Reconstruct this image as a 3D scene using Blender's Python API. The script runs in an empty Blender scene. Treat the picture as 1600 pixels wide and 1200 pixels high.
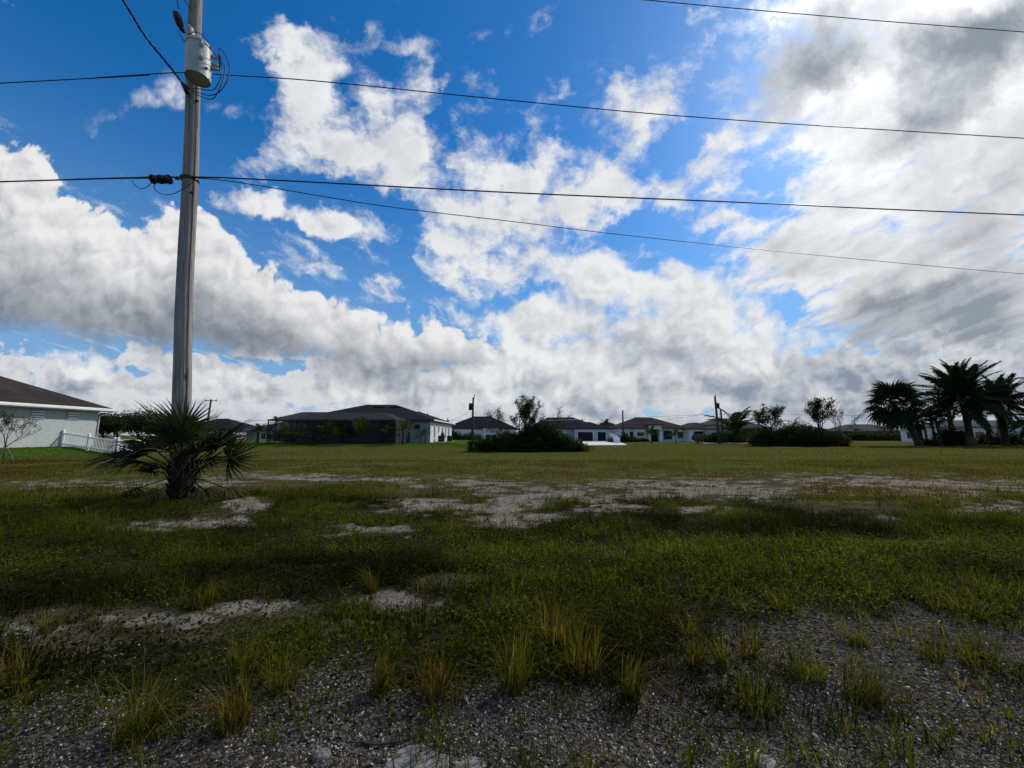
import bpy, math, random
import numpy as np
from mathutils import Vector, Matrix

# ------------------------------------------------------------------ camera
scn = bpy.context.scene
PITCH = math.radians(7.6)
CAMH = 1.5
cam_data = bpy.data.cameras.new('camera')
cam = bpy.data.objects.new('camera', cam_data)
scn.collection.objects.link(cam)
cam.location = (0, 0, CAMH)
cam.rotation_euler = (math.radians(90) + PITCH, 0, 0)
cam_data.sensor_width = 36
cam_data.lens = 13.5
cam_data.clip_start = 0.05
cam_data.clip_end = 20000
scn.camera = cam
scn.view_settings.view_transform = 'Standard'
scn.view_settings.look = 'None'
scn.view_settings.exposure = 0.0
scn.view_settings.gamma = 1.0
scn.cycles.max_bounces = 6
scn.cycles.transparent_max_bounces = 16

# ------------------------------------------------------------------ sun
SUN_AZ = math.radians(50)      # to the right of the view axis (+Y)
SUN_EL = math.radians(40)
sund = bpy.data.lights.new('sun', 'SUN')
sund.energy = 3.4
sund.angle = math.radians(1.2)
sund.color = (1.0, 0.94, 0.84)
sun = bpy.data.objects.new('sun', sund)
scn.collection.objects.link(sun)
SV = Vector((math.sin(SUN_AZ) * math.cos(SUN_EL), math.cos(SUN_AZ) * math.cos(SUN_EL), math.sin(SUN_EL)))
sun.rotation_euler = SV.to_track_quat('Z', 'Y').to_euler()

# ------------------------------------------------------------------ sky
world = bpy.data.worlds.new('World')
scn.world = world
world.use_nodes = True
world.cycles.sampling_method = 'NONE'      # even cloud light needs no importance map
NT = world.node_tree
NT.nodes.clear()


class S:
    """a float socket with arithmetic"""
    nt = None

    def __init__(self, sock):
        self.s = sock

    @staticmethod
    def plug(node, idx, v):
        if isinstance(v, S):
            node.id_data.links.new(v.s, node.inputs[idx])
        else:
            node.inputs[idx].default_value = v

    @staticmethod
    def m(op, a, b=None, c=None, clamp=False):
        n = S.nt.nodes.new('ShaderNodeMath')
        n.operation = op
        n.use_clamp = clamp
        S.plug(n, 0, a)
        if b is not None:
            S.plug(n, 1, b)
        if c is not None:
            S.plug(n, 2, c)
        return S(n.outputs[0])

    def __add__(self, o): return S.m('ADD', self, o)
    __radd__ = __add__
    def __mul__(self, o): return S.m('MULTIPLY', self, o)
    __rmul__ = __mul__
    def __sub__(self, o): return S.m('SUBTRACT', self, o)
    def __rsub__(self, o): return S.m('SUBTRACT', o, self)
    def __truediv__(self, o): return S.m('DIVIDE', self, o)


def smooth(x, lo, hi, a=0.0, b=1.0):
    n = S.nt.nodes.new('ShaderNodeMapRange')
    n.interpolation_type = 'SMOOTHSTEP'
    S.plug(n, 0, x)
    S.plug(n, 1, lo); S.plug(n, 2, hi); S.plug(n, 3, a); S.plug(n, 4, b)
    return S(n.outputs[0])


def clamp01(x): return S.m('ADD', x, 0.0, clamp=True)


def comb(x, y, z=0.0):
    n = S.nt.nodes.new('ShaderNodeCombineXYZ')
    S.plug(n, 0, x); S.plug(n, 1, y); S.plug(n, 2, z)
    return S(n.outputs[0])


def sep(v):
    n = S.nt.nodes.new('ShaderNodeSeparateXYZ')
    S.plug(n, 0, v)
    return S(n.outputs[0]), S(n.outputs[1]), S(n.outputs[2])


def noise(v, scale, detail=5.0, rough=0.55, dim='2D', color=False, dist=0.0, lac=2.0):
    n = S.nt.nodes.new('ShaderNodeTexNoise')
    n.noise_dimensions = dim
    S.plug(n, 'Vector', v)
    n.inputs['Scale'].default_value = scale
    n.inputs['Detail'].default_value = detail
    n.inputs['Roughness'].default_value = rough
    n.inputs['Lacunarity'].default_value = lac
    n.inputs['Distortion'].default_value = dist
    return S(n.outputs['Color' if color else 'Fac'])


def vmath(op, a, b=None, out=0):
    n = S.nt.nodes.new('ShaderNodeVectorMath')
    n.operation = op
    for i, v in enumerate((a, b)):
        if v is None: continue
        if isinstance(v, S): n.id_data.links.new(v.s, n.inputs[i])
        else: n.inputs[i].default_value = v
    return S(n.outputs[out])


def vscale(a, f):
    n = S.nt.nodes.new('ShaderNodeVectorMath')
    n.operation = 'SCALE'
    S.plug(n, 0, a)
    S.plug(n, 'Scale', f)
    return S(n.outputs[0])


def mixc(f, a, b):
    n = S.nt.nodes.new('ShaderNodeMix')
    n.data_type = 'RGBA'
    n.clamp_factor = True
    S.plug(n, 0, f)
    for i, v in ((6, a), (7, b)):
        if isinstance(v, S): n.id_data.links.new(v.s, n.inputs[i])
        else: n.inputs[i].default_value = (*v, 1.0) if len(v) == 3 else v
    return S(n.outputs[2])


def curve(x, pts, lo, hi):
    """piecewise smooth lookup y(x); pts in real units, stored normalised"""
    ys = [p[1] for p in pts]
    y0, y1 = min(ys), max(ys)
    n = S.nt.nodes.new('ShaderNodeFloatCurve')
    c = n.mapping.curves[0]
    while len(c.points) < len(pts):
        c.points.new(0.5, 0.5)
    for p, (px, py) in zip(c.points, pts):
        p.location = ((px - lo) / (hi - lo), (py - y0) / (y1 - y0))
        p.handle_type = 'AUTO_CLAMPED'
    n.mapping.update()
    S.plug(n, 'Value', clamp01((x - lo) * (1.0 / (hi - lo))))
    return S(n.outputs[0]) * (y1 - y0) + y0


def blobs(vec, lst, base=0.0):
    """sum of soft elliptic patches (cx, cy, rx, ry, rot_deg, weight) on the sky chart"""
    acc = base
    for cx, cy, rx, ry, rot, w in lst:
        mp = S.nt.nodes.new('ShaderNodeMapping')
        mp.vector_type = 'TEXTURE'
        S.plug(mp, 0, vec)
        mp.inputs['Location'].default_value = (cx, cy, 0)
        mp.inputs['Rotation'].default_value = (0, 0, math.radians(rot))
        mp.inputs['Scale'].default_value = (rx, ry, 1)
        g = S.nt.nodes.new('ShaderNodeTexGradient')
        g.gradient_type = 'SPHERICAL'
        S.plug(g, 0, S(mp.outputs[0]))
        acc = S.m('MULTIPLY_ADD', smooth(S(g.outputs['Fac']), 0.0, 0.75), w, acc)
    return acc


def build_sky():
    S.nt = NT
    tc = NT.nodes.new('ShaderNodeTexCoord')
    D = S(tc.outputs['Generated'])
    dx, dy, dz = sep(D)
    sp, cp = math.sin(PITCH), math.cos(PITCH)
    # a fixed tangent chart of the sky round the direction north and a little up
    fw = dy * cp + dz * sp
    up = dz * cp - dy * sp
    fwc = S.m('MAXIMUM', fw, 0.12)
    X = dx / fwc * 6.0 + 8.0          # 0..16 over the part of the sky in the photograph
    Y = 6.0 - up / fwc * 6.0          # 0 high .. 6.8 horizon
    C = comb(X, Y)
    behind = smooth(fw, 0.46, 0.30)   # 1 for the rest of the sky
    wv = S.m('MAXIMUM', 7.7 - Y, 0.45)
    Q = comb((X - 8.0) / wv * 4.4, S.m('LOGARITHM', wv, math.e) * -4.4)
    dzc = S.m('ABSOLUTE', dz) + 0.22                                            # overhead and behind: a flat cloud deck
    QB = comb(dx / dzc * 1.6, dy / dzc * 1.6)
    infront = 1.0 - behind

    # domain warps
    wA = vmath('SUBTRACT', noise(C, 0.55, 3, 0.55, color=True), (0.5, 0.5, 0.5))
    wB = vmath('SUBTRACT', noise(C, 2.1, 4, 0.6, color=True), (0.5, 0.5, 0.5))
    wB = vscale(wB, infront)
    CW = vmath('ADD', vmath('ADD', C, vscale(wA, 1.1)), vscale(wB, 0.55))

    # noises
    CB = vmath('ADD', C, vscale(wB, 0.22))

    def billow(v):
        acc = None
        for sc_, am in ((1.0, 0.50), (2.3, 0.27), (5.1, 0.14), (11.0, 0.06), (23.0, 0.025)):
            t = S.m('ABSOLUTE', noise(v, sc_, 0.0, 0.5) - 0.5) * (am * 3.6)
            acc = t if acc is None else acc + t
        return acc                                                            # about 0.1 .. 1, round bumps
    nb1 = billow(CB)
    relief = nb1 - billow(vmath('ADD', CB, (0.10, -0.12, 0)))
    ns = noise(CB, 0.9, 6, 0.55)
    QW = vmath('ADD', Q, vscale(wB, 0.5))
    nq = noise(QW, 1.35, 6, 0.565) * infront + noise(QB, 1.35, 5, 0.565) * behind                                              # layered cloud
    reliefq = nq * infront - infront * noise(vmath('ADD', QW, (0.14, 0.12, 0)), 1.35, 4, 0.52)
    nf = noise(comb((X - 8.0) / wv * 9.0, S.m('LOGARITHM', wv, math.e) * -13.0), 1.0, 4, 0.62)   # fine ripples

    # ---- clear sky
    sk = NT.nodes.new('ShaderNodeTexSky')
    sk.sky_type = 'NISHITA'
    sk.sun_disc = False
    sk.sun_elevation = SUN_EL
    sk.sun_rotation = SUN_AZ
    sk.air_density = 1.0
    sk.dust_density = 0.4
    sk.ozone_density = 3.0
    skc = vmath('MULTIPLY', S(sk.outputs[0]), SKY_TINT)
    hs = NT.nodes.new('ShaderNodeHueSaturation')
    hs.inputs['Saturation'].default_value = SKY_SAT
    NT.links.new(skc.s, hs.inputs['Color'])
    clear = mixc(smooth(dz, 0.62, 0.05) * 0.75, S(hs.outputs[0]), (0.24, 0.43, 0.70))

    # ---- layered (alto) cloud over the middle and right
    cov = blobs(CW, COVER, 0.0)
    cov = cov + behind * 0.45  # unseen cloud cover, added to make the light on the ground more neutral
    f = cov * 0.98 + (nq - 0.5) * 2.6 + (nf - 0.5) * 1.2 * (1.0 - behind) - 0.08
    a_mid = smooth(f, 0.02, 1.12)
    dark = blobs(CW, DARK, 0.0)
    dn = dark + (nq - 0.5) * 1.1 + (nf - 0.5) * 0.4
    shade_mid = clamp01(smooth(dn, 0.0, 1.7) * 0.92 + (ns - 0.5) * 0.5 + smooth(f, 0.75, 2.6) * 0.30 - reliefq * 0.75 - (nf - 0.5) * 0.5 * (1.0 - behind) + 0.10)
    glow = blobs(C, GLOW, 0.0)
    col_mid = mixc(shade_mid, (0.90, 0.91, 0.93), (0.30, 0.345, 0.40))
    col_mid = vscale(col_mid, 1.0 + glow * (1.0 - shade_mid) * 0.75)
    res = mixc(a_mid, clear, col_mid)

    # ---- low cloud towards the horizon
    lowd = smooth(Y + (ns - 0.5) * 0.7, 4.9, 6.1) * 0.85
    fl = lowd + (noise(vmath('ADD', comb(X, Y * 1.7), vscale(wB, 0.3)), 1.6, 6, 0.56) - 0.5) * 2.2 + blobs(CW, LOWCOV, 0.0)
    a_low = smooth(fl, 0.30, 0.56) * smooth(Y, 4.7, 5.5)
    lows = clamp01(smooth(fl + (noise(comb(X * 0.5, Y * 2.2), 1.1, 4, 0.5) - 0.5) * 1.6, 0.35, 2.2) * 0.92 - relief * 0.9 + (ns - 0.5) * 0.5 + smooth(X, 9.0, 12.5) * 0.28)
    col_low = mixc(lows, (0.72, 0.74, 0.77), (0.27, 0.325, 0.42))
    res = mixc(a_low * (1.0 - behind * 0.3), res, col_low)
    # pale band right at the horizon
    hz = smooth(dz, 0.085, 0.0)
    res = mixc(hz * 0.45, res, (0.50, 0.56, 0.66))

    # ---- cumulus puffs (crisp): centre ones
    fc = blobs(CW, PUFF, 0.0) + (ns - 0.5) * 1.3 + (nb1 - 0.45) * 0.35
    a_p = smooth(fc, 0.22, 0.72)
    shp = clamp01(smooth(fc + blobs(CW, PUFFDARK, 0.0) + (nq - 0.5) * 1.2, 0.5, 2.7) + 0.05 - relief * 0.6)
    col_p = mixc(shp, (0.90, 0.91, 0.93), (0.29, 0.34, 0.43))
    res = mixc(a_p, res, col_p)

    # ---- the long cumulus bank on the left
    T = curve(X, BANK_TOP, -2, 9)
    Bm = curve(X, BANK_BASE, -2, 9)
    d = Y - T + (nb1 - 0.45) * 0.6 + (ns - 0.5) * 0.7
    e = Bm - Y + (ns - 0.5) * 1.2
    a_b = smooth(d, -0.03, 0.13) * smooth(e, -0.15, 0.40) * smooth(X, 8.1, 7.6) * (1.0 - behind)
    depth = (Y - T) / S.m('MAXIMUM', Bm - T, 0.3)
    shb = clamp01(smooth(depth + (ns - 0.5) * 0.9, 0.10, 1.05) * 0.90 + 0.08 - relief * 0.62 * smooth(depth, 1.05, 0.2, 0.25, 1.0))
    col_b = mixc(shb, (0.90, 0.90, 0.91), (0.215, 0.25, 0.305))
    res = mixc(a_b, res, col_b)

    bg = NT.nodes.new('ShaderNodeBackground')
    NT.links.new(res.s, bg.inputs['Color'])
    bg.inputs['Strength'].default_value = 0.92
    out = NT.nodes.new('ShaderNodeOutputWorld')
    NT.links.new(bg.outputs[0], out.inputs[0])


# the NISHITA colours are scaled to strength 0.1 inside SKY_TINT because the clouds are mixed in at their own radiance
SKY_TINT = (0.100, 0.126, 0.150)
SKY_SAT = 1.22
COVER = [  # soft cloud sheets on the sky chart: cx, cy, rx, ry, rot, weight
    (4.7, 0.95, 0.75, 0.9, 0, 0.85), (5.2, 1.8, 1.3, 1.1, 30, 1.15), (6.0, 2.4, 1.1, 0.75, 20, 1.05), (6.1, 0.15, 1.0, 0.6, 0, -0.7), (3.7, 1.9, 0.7, 1.0, 0, -0.6), (8.9, 0.9, 1.0, 0.7, 0, -0.25),
    (6.4, 1.2, 0.55, 0.75, 0, 0.55), (6.6, 1.8, 0.5, 0.7, -20, 0.5), (6.5, 2.7, 0.7, 0.6, 0, 0.5),
    (7.4, 3.0, 1.4, 1.2, 0, 0.55), (8.7, 2.8, 1.5, 1.0, 0, 0.75), (9.8, 2.6, 0.9, 1.0, 0, 0.55), (9.95, 1.6, 0.8, 0.8, 10, 1.0),
    (8.9, 1.2, 0.8, 0.6, 0, 0.32), (9.9, 3.1, 1.0, 0.5, 0, 0.35),
    (7.6, 3.9, 1.6, 0.9, 10, 0.62), (6.9, 4.2, 0.9, 0.6, 0, 0.55), (9.4, 4.0, 0.9, 0.6, 0, 0.6), (8.4, 4.3, 1.2, 0.6, 0, 0.5),
    (4.6, 4.05, 1.0, 0.4, 35, 0.42), (5.5, 4.45, 0.8, 0.35, 15, 0.5), (7.3, 4.9, 1.2, 0.4, 10, 0.45), (5.9, 3.8, 0.6, 0.3, 20, 0.45),
    (13.9, 0.4, 3.0, 2.6, 0, 1.15), (15.2, 3.2, 3.4, 3.8, 0, 1.1), (12.4, 1.8, 1.7, 1.7, 30, 0.8), (13.2, 3.4, 2.6, 1.6, -20, 0.6),
    (11.8, 3.5, 1.5, 0.9, 0, 0.5), (16.5, 1.0, 2.5, 3.5, 0, 0.8), (12.8, 4.6, 2.6, 1.2, 0, 0.75), (11.3, 2.5, 0.5, 0.7, 0, 0.4),
    (15.0, 5.0, 2.6, 1.1, 0, 0.7), (8.1, 2.9, 1.2, 0.8, 0, 0.3), (9.2, 3.1, 1.0, 0.7, 0, 0.35), (12.1, 4.75, 0.6, 0.35, -20, -0.9), (10.3, 3.85, 0.6, 0.3, -20, -0.3), (10.2, 3.2, 0.9, 0.5, 0, 0.35), (11.2, 3.4, 0.8, 0.5, 0, 0.25), (8.3, 0.4, 2.2, 0.9, 0, -0.35), (12.2, 2.6, 1.2, 0.3, -25, -0.6), (14.2, 3.6, 1.0, 0.25, -20, -0.5), (13.2, 4.2, 0.9, 0.25, -15, -0.45),
    (11.9, 3.15, 0.9, 0.25, -10, -0.4), (8.9, 4.75, 0.6, 0.25, 0, -0.5),
    (2.0, 1.2, 2.8, 2.2, 0, -0.9),
]
DARK = [
    (12.3, 1.0, 1.9, 1.2, -25, 0.95), (13.5, 0.6, 1.6, 1.0, 0, 0.4), (14.9, 1.3, 1.1, 2.2, 32, 0.9), (16.0, 0.4, 1.4, 1.2, 0, 0.4),
    (15.8, 2.6, 0.8, 0.5, -20, 0.65), (13.8, 5.1, 2.6, 0.95, -8, 1.0), (15.8, 4.8, 1.6, 1.4, 0, 0.8), (12.1, 3.9, 1.2, 0.45, 0, 0.5),
    (6.1, 2.5, 0.9, 0.6, 30, 0.3), (15.3, 3.6, 2.0, 0.8, -15, 0.5), (5.3, 1.9, 0.9, 0.8, 40, 0.2),
]
GLOW = [(14.0, -0.3, 4.2, 3.4, 0, 0.6), (13.4, 2.4, 3.2, 2.0, -25, 0.25), (11.7, 0.6, 1.4, 1.4, 0, 0.3)]
LOWCOV = [(14.0, 6.0, 3.0, 0.7, 0, 0.4), (10.0, 5.6, 1.8, 0.8, 0, 0.1), (0.9, 5.65, 1.2, 0.25, 5, -0.5), (4.5, 5.75, 1.0, 0.2, 5, -0.3)]
PUFF = [
    (4.0, 3.2, 0.85, 0.45, 12, 0.8), (5.0, 3.5, 0.65, 0.55, 35, 0.85), (5.65, 3.75, 0.75, 0.3, 25, 0.6),
    (9.5, 4.4, 0.9, 0.75, 0, 0.85), (10.9, 4.6, 1.4, 0.8, 0, 0.62), (8.6, 5.05, 1.2, 0.45, 0, 0.75), (10.3, 5.35, 2.2, 0.7, 0, 0.72),
    (8.15, 5.75, 1.15, 0.6, 0, 0.85), (9.3, 5.75, 0.9, 0.5, 0, 0.6), (7.2, 5.95, 1.0, 0.4, 0, 0.6), (12.2, 5.3, 1.3, 0.7, 0, 0.5),
    (1.2, 5.75, 1.6, 0.32, 4, 0.5), (3.6, 5.95, 1.6, 0.35, 0, 0.55), (5.6, 6.1, 1.2, 0.35, 0, 0.55),
]
PUFFDARK = [(10.4, 5.6, 2.4, 0.7, 5, 0.75), (9.6, 5.0, 1.2, 0.5, 20, 0.4), (8.2, 6.05, 1.2, 0.4, 0, 0.7), (4.0, 6.25, 3.5, 0.35, 0, 0.6)]
BANK_TOP = [(-2, 1.5), (0, 2.1), (0.6, 2.4), (1.1, 2.9), (1.6, 3.1), (2.1, 3.5), (2.45, 3.65), (2.7, 3.35), (3.2, 3.25), (3.7, 3.75),
            (4.4, 4.3), (5.3, 4.65), (6.2, 4.95), (7.0, 5.05), (7.5, 5.35), (7.8, 5.7), (9, 5.95)]
BANK_BASE = [(-2, 4.9), (0, 5.2), (1.5, 5.45), (3.0, 5.5), (4.0, 5.6), (5.0, 5.8), (6.2, 5.95), (7.2, 5.9), (8, 5.8), (9, 5.6)]
build_sky()

# ------------------------------------------------------------------ helpers
COL = scn.collection
rng = np.random.default_rng(7)
random.seed(7)
SP, CP = math.sin(PITCH), math.cos(PITCH)


def ray(px, py):
    """direction through a point of the 1600 x 1200 photograph (surveying aid)"""
    a, b = (px - 800) / 600.0, (600 - py) / 600.0
    return a, CP - b * SP, SP + b * CP


def at(px, py, Y):
    a, dy, dz = ray(px, py)
    t = Y / dy
    return Vector((a * t, Y, CAMH + dz * t))


def on_plane(px, py, Y0, slope):
    """where the sight line meets the upright plane Y = Y0 + slope * X"""
    a, dy, dz = ray(px, py)
    t = Y0 / (dy - slope * a)
    return Vector((a * t, dy * t, CAMH + dz * t))


def to_px(x, y, z=0.0):
    f = y * CP + (z - CAMH) * SP
    u = (z - CAMH) * CP - y * SP
    f = np.where(np.abs(f) < 1e-3, 1e-3, f)
    return 800 + 600 * x / f, 600 - 600 * u / f


def sstep(x, a, b):
    t = np.clip((x - a) / (b - a), 0, 1)
    return t * t * (3 - 2 * t)


def _h(ix, iy, seed):
    n = (ix * 374761393 + iy * 668265263 + seed * 1442695041) & 0xFFFFFFFF
    n = ((n ^ (n >> 13)) * 1274126177) & 0xFFFFFFFF
    return ((n ^ (n >> 16)) & 0xFFFF) / 65535.0


def vnoise(x, y, seed=0):
    x = np.asarray(x, float); y = np.asarray(y, float)
    ix = np.floor(x).astype(np.int64); iy = np.floor(y).astype(np.int64)
    fx, fy = x - ix, y - iy
    fx = fx * fx * (3 - 2 * fx); fy = fy * fy * (3 - 2 * fy)
    a = _h(ix, iy, seed); b = _h(ix + 1, iy, seed); c = _h(ix, iy + 1, seed); d = _h(ix + 1, iy + 1, seed)
    return (a * (1 - fx) + b * fx) * (1 - fy) + (c * (1 - fx) + d * fx) * fy


def fbm(x, y, octv=4, seed=0):
    s, am, tot = 0, 1.0, 0
    for k in range(octv):
        s = s + am * vnoise(x * 2 ** k, y * 2 ** k, seed + k * 17)
        tot += am
        am *= 0.55
    return s / tot


# ---- terrain height
def H(x, y):
    x = np.asarray(x, float); y = np.asarray(y, float)
    z = (fbm(x * 0.35, y * 0.35, 3, 3) - 0.5) * 0.10 * sstep(np.hypot(x, y), 40, 8)
    z = z + (vnoise(x * 2.2, y * 2.2, 9) - 0.5) * 0.03 * sstep(np.hypot(x, y), 25, 6)
    z = z + 0.60 * sstep(-x, 31.6, 36.0) * sstep(y, 8, 16) * sstep(-x, 70, 60)           # filled lot, left
    z = z + 0.55 * sstep(y, 35.5, 43.0) * sstep(-x, 1.5, 9.5) * sstep(-x, 38, 31) * sstep(y, 92, 75)   # filled lot, centre
    # low berm round the palm
    r = np.hypot((x + 7.45) / 1.5, (y - 8.75) / 1.0)
    z = z + 0.10 * np.exp(-((r - 1.0) / 0.28) ** 2)
    # shallow swale that follows the road
    z = z - 0.07 * np.exp(-((y - 5.7 - 0.25 * np.sin(x * 0.35)) / 0.55) ** 2)
    return z


def Hs(x, y): return float(H(x, y))


# ---- ground cover masks (surveyed from the photograph, then broken up by noise on the ground)
SANDS = [(130, 757, 110, 7, .8), (250, 756, 170, 9, .9), (430, 745, 110, 7, .9), (520, 748, 110, 7, .95), (610, 748, 60, 6, .9), (60, 752, 90, 6, .5),
         (655, 790, 75, 18, .85), (745, 757, 100, 11, .9), (790, 782, 70, 28, 1.0), (795, 813, 80, 13, 1.0), (900, 768, 110, 16, .9),
         (960, 780, 100, 20, .85), (920, 797, 60, 14, .8), (1060, 765, 170, 20, 1.0), (1090, 796, 50, 10, .85), (1190, 763, 220, 18, .95),
         (1340, 755, 220, 16, .9), (1480, 762, 180, 18, .95), (1570, 790, 110, 16, .85), (1300, 778, 200, 10, .7), (590, 826, 80, 14, .6),
         (300, 821, 100, 5, 1.2), (390, 796, 36, 9, 1.2), (355, 811, 50, 6, 1.1), (230, 828, 55, 4, 1.0),
         (50, 985, 150, 32, .95), (210, 966, 130, 20, .85), (390, 948, 90, 13, .75), (615, 942, 65, 17, .85), (700, 908, 50, 9, .6), (525, 978, 30, 9, .6)]


def sand_at(x, y, raw=False):
    px, py = to_px(x, y)
    s = np.zeros_like(x)
    for cx, cy, rx, ry, w in SANDS:
        q = ((px - cx) / rx) ** 2 + ((py - cy) / ry) ** 2
        s = np.maximum(s, w * np.exp(-q * 0.9))
    if raw: return np.where((y > 1) & (y < 40), s, 0.0)
    n = 0.45 * (fbm(x * 0.55, y * 1.1, 5, 21) - 0.5) + 0.85 * (fbm(x * 1.4, y * 2.8, 4, 22) - 0.5)
    m = sstep(s + n * 2.6 + 1.2 * (fbm(x * 5, y * 7, 3, 5) - 0.5), 0.40, 0.95) * sstep(s, 0.08, 0.35)
    return np.where((y > 1) & (y < 40), m, 0.0)


def dirt_at(x, y):
    """worn, half bare ground round the sand"""
    s = sand_at(x, y, True)
    px, py = to_px(x, y)
    band = np.exp(-((py - 772) / 30) ** 2) * sstep(px, 480, 700) * 0.6 + np.exp(-((py - 975) / 28) ** 2) * sstep(px, 480, 300) * 0.5
    n = fbm(x * 0.8, y * 1.4, 5, 27) - 0.5
    return sstep(np.maximum(s, band) + n * 1.8, 0.15, 0.75) * (y > 1) * (y < 40)


GR_X = [0, 250, 400, 550, 700, 800, 1000, 1100, 1200, 1300, 1400, 1600]
GR_Y = [1150, 1150, 1110, 1085, 1060, 1055, 1060, 1010, 975, 985, 975, 1000]


def gravel_at(x, y):
    px, py = to_px(x, y)
    lim = np.interp(px, GR_X, GR_Y)
    n = fbm(x * 1.7, y * 1.7, 5, 33) - 0.5
    m = sstep((py - lim) / 110 + n * 4.2, -0.1, 0.8)
    # thin tongues of gravel between the weeds further up on the right
    t = sstep((py - 920) / 60 + n * 3.0, 0.4, 1.2) * sstep(px, 950, 1150) * 0.8
    t2 = sstep((py - 1010) / 60 + n * 3.5, 0.3, 1.2) * 0.75
    m = np.maximum(np.maximum(m, t), t2)
    return np.where(y > 0.3, m, sstep(y, -9.5, -8.0)) * (y < 6.5)


def lawn_at(x, y):
    e = (fbm(x * 0.3, y * 0.3, 3, 44) - 0.5) * 3
    a = sstep(-x + e, 30, 33.5) * sstep(y, 14, 17) * sstep(y, 60, 50)
    b = sstep(y + e * 0.6, 39.0, 41.0) * sstep(-x, 0.5, 3.0) * sstep(-x, 44, 38) * sstep(y, 80, 72)
    c = sstep(y + e, 62, 66) * sstep(x, 16, 20) * sstep(x, 50, 44) * 0.7
    return np.clip(a + b + c, 0, 1)


def fast_mesh(name, verts, tris, col=None, smooth=False):
    me = bpy.data.meshes.new(name)
    verts = np.asarray(verts, np.float32); tris = np.asarray(tris, np.int32)
    me.vertices.add(len(verts)); me.vertices.foreach_set('co', verts.ravel())
    me.loops.add(tris.size); me.loops.foreach_set('vertex_index', tris.ravel())
    me.polygons.add(len(tris))
    me.polygons.foreach_set('loop_start', np.arange(0, tris.size, tris.shape[1], dtype=np.int32))
    if smooth: me.polygons.foreach_set('use_smooth', np.ones(len(tris), bool))
    if col is not None:
        at_ = me.attributes.new('tint', 'FLOAT_COLOR', 'POINT')
        c4 = np.ones((len(verts), 4), np.float32); c4[:, :3] = col
        at_.data.foreach_set('color', c4.ravel())
    me.update(calc_edges=True)
    return me


def link(name, me, mat=None, parent=None, loc=None, rot=None, scale=None):
    o = bpy.data.objects.new(name, me)
    COL.objects.link(o)
    if mat is not None and me is not None and not me.materials: me.materials.append(mat)
    if parent is not None: o.parent = parent
    if loc is not None: o.location = loc
    if rot is not None: o.rotation_euler = rot
    if scale is not None: o.scale = scale if hasattr(scale, '__len__') else (scale,) * 3
    return o


def tag(o, label=None, cat=None, group=None, kind=None):
    if label: o['label'] = label
    if cat: o['category'] = cat
    if group: o['group'] = group
    if kind: o['kind'] = kind
    return o


def thing(name, label, cat, loc=(0, 0, 0), rz=0.0, group=None):
    o = bpy.data.objects.new(name, None)
    o.empty_display_size = 0.2
    COL.objects.link(o)
    o.location = loc
    o.rotation_euler = (0, 0, rz)
    return tag(o, label, cat, group)


class MB:
    """collects boxes, tubes and faces into one mesh"""
    def __init__(s): s.v, s.f = [], []

    def add(s, vs, fs):
        o = len(s.v)
        s.v += [tuple(v) for v in vs]
        s.f += [tuple(i + o for i in f) for f in fs]
        return s

    def box(s, x0, x1, y0, y1, z0, z1, M=None):
        vs = [Vector((x, y, z)) for z in (z0, z1) for y in (y0, y1) for x in (x0, x1)]
        if M is not None: vs = [M @ v for v in vs]
        return s.add(vs, [(0, 2, 3, 1), (4, 5, 7, 6), (0, 1, 5, 4), (2, 6, 7, 3), (0, 4, 6, 2), (1, 3, 7, 5)])

    def tube(s, pts, rad, n=8, cap=True):
        pts = [Vector(p) for p in pts]
        if not hasattr(rad, '__len__'): rad = [rad] * len(pts)
        rings, up = [], None
        for i, p in enumerate(pts):
            d = (pts[min(i + 1, len(pts) - 1)] - pts[max(i - 1, 0)]).normalized()
            if up is None or abs(up.dot(d)) > 0.99:
                up = Vector((1, 0, 0)) if abs(d.x) < 0.8 else Vector((0, 1, 0))
            a = (up - d * up.dot(d)).normalized()
            up = a
            b = d.cross(a)
            rings.append([p + (a * math.cos(2 * math.pi * k / n) + b * math.sin(2 * math.pi * k / n)) * rad[i] for k in range(n)])
        vs = [v for r in rings for v in r]
        fs = [(i * n + k, i * n + (k + 1) % n, (i + 1) * n + (k + 1) % n, (i + 1) * n + k) for i in range(len(pts) - 1) for k in range(n)]
        if cap: fs += [tuple(range(n - 1, -1, -1)), tuple((len(pts) - 1) * n + k for k in range(n))]
        return s.add(vs, fs)

    def mesh(s, name, smooth=False):
        me = bpy.data.meshes.new(name)
        me.from_pydata(s.v, [], s.f)
        if smooth:
            me.polygons.foreach_set('use_smooth', np.ones(len(me.polygons), bool))
        me.update()
        return me

    def build(s, name, mat, parent=None, smooth=False, **k):
        return link(name, s.mesh(name, smooth), mat, parent, **k)


# ------------------------------------------------------------------ materials
def newmat(name):
    m = bpy.data.materials.new(name)
    m.use_nodes = True
    m.node_tree.nodes.clear()
    S.nt = m.node_tree
    return m


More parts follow.
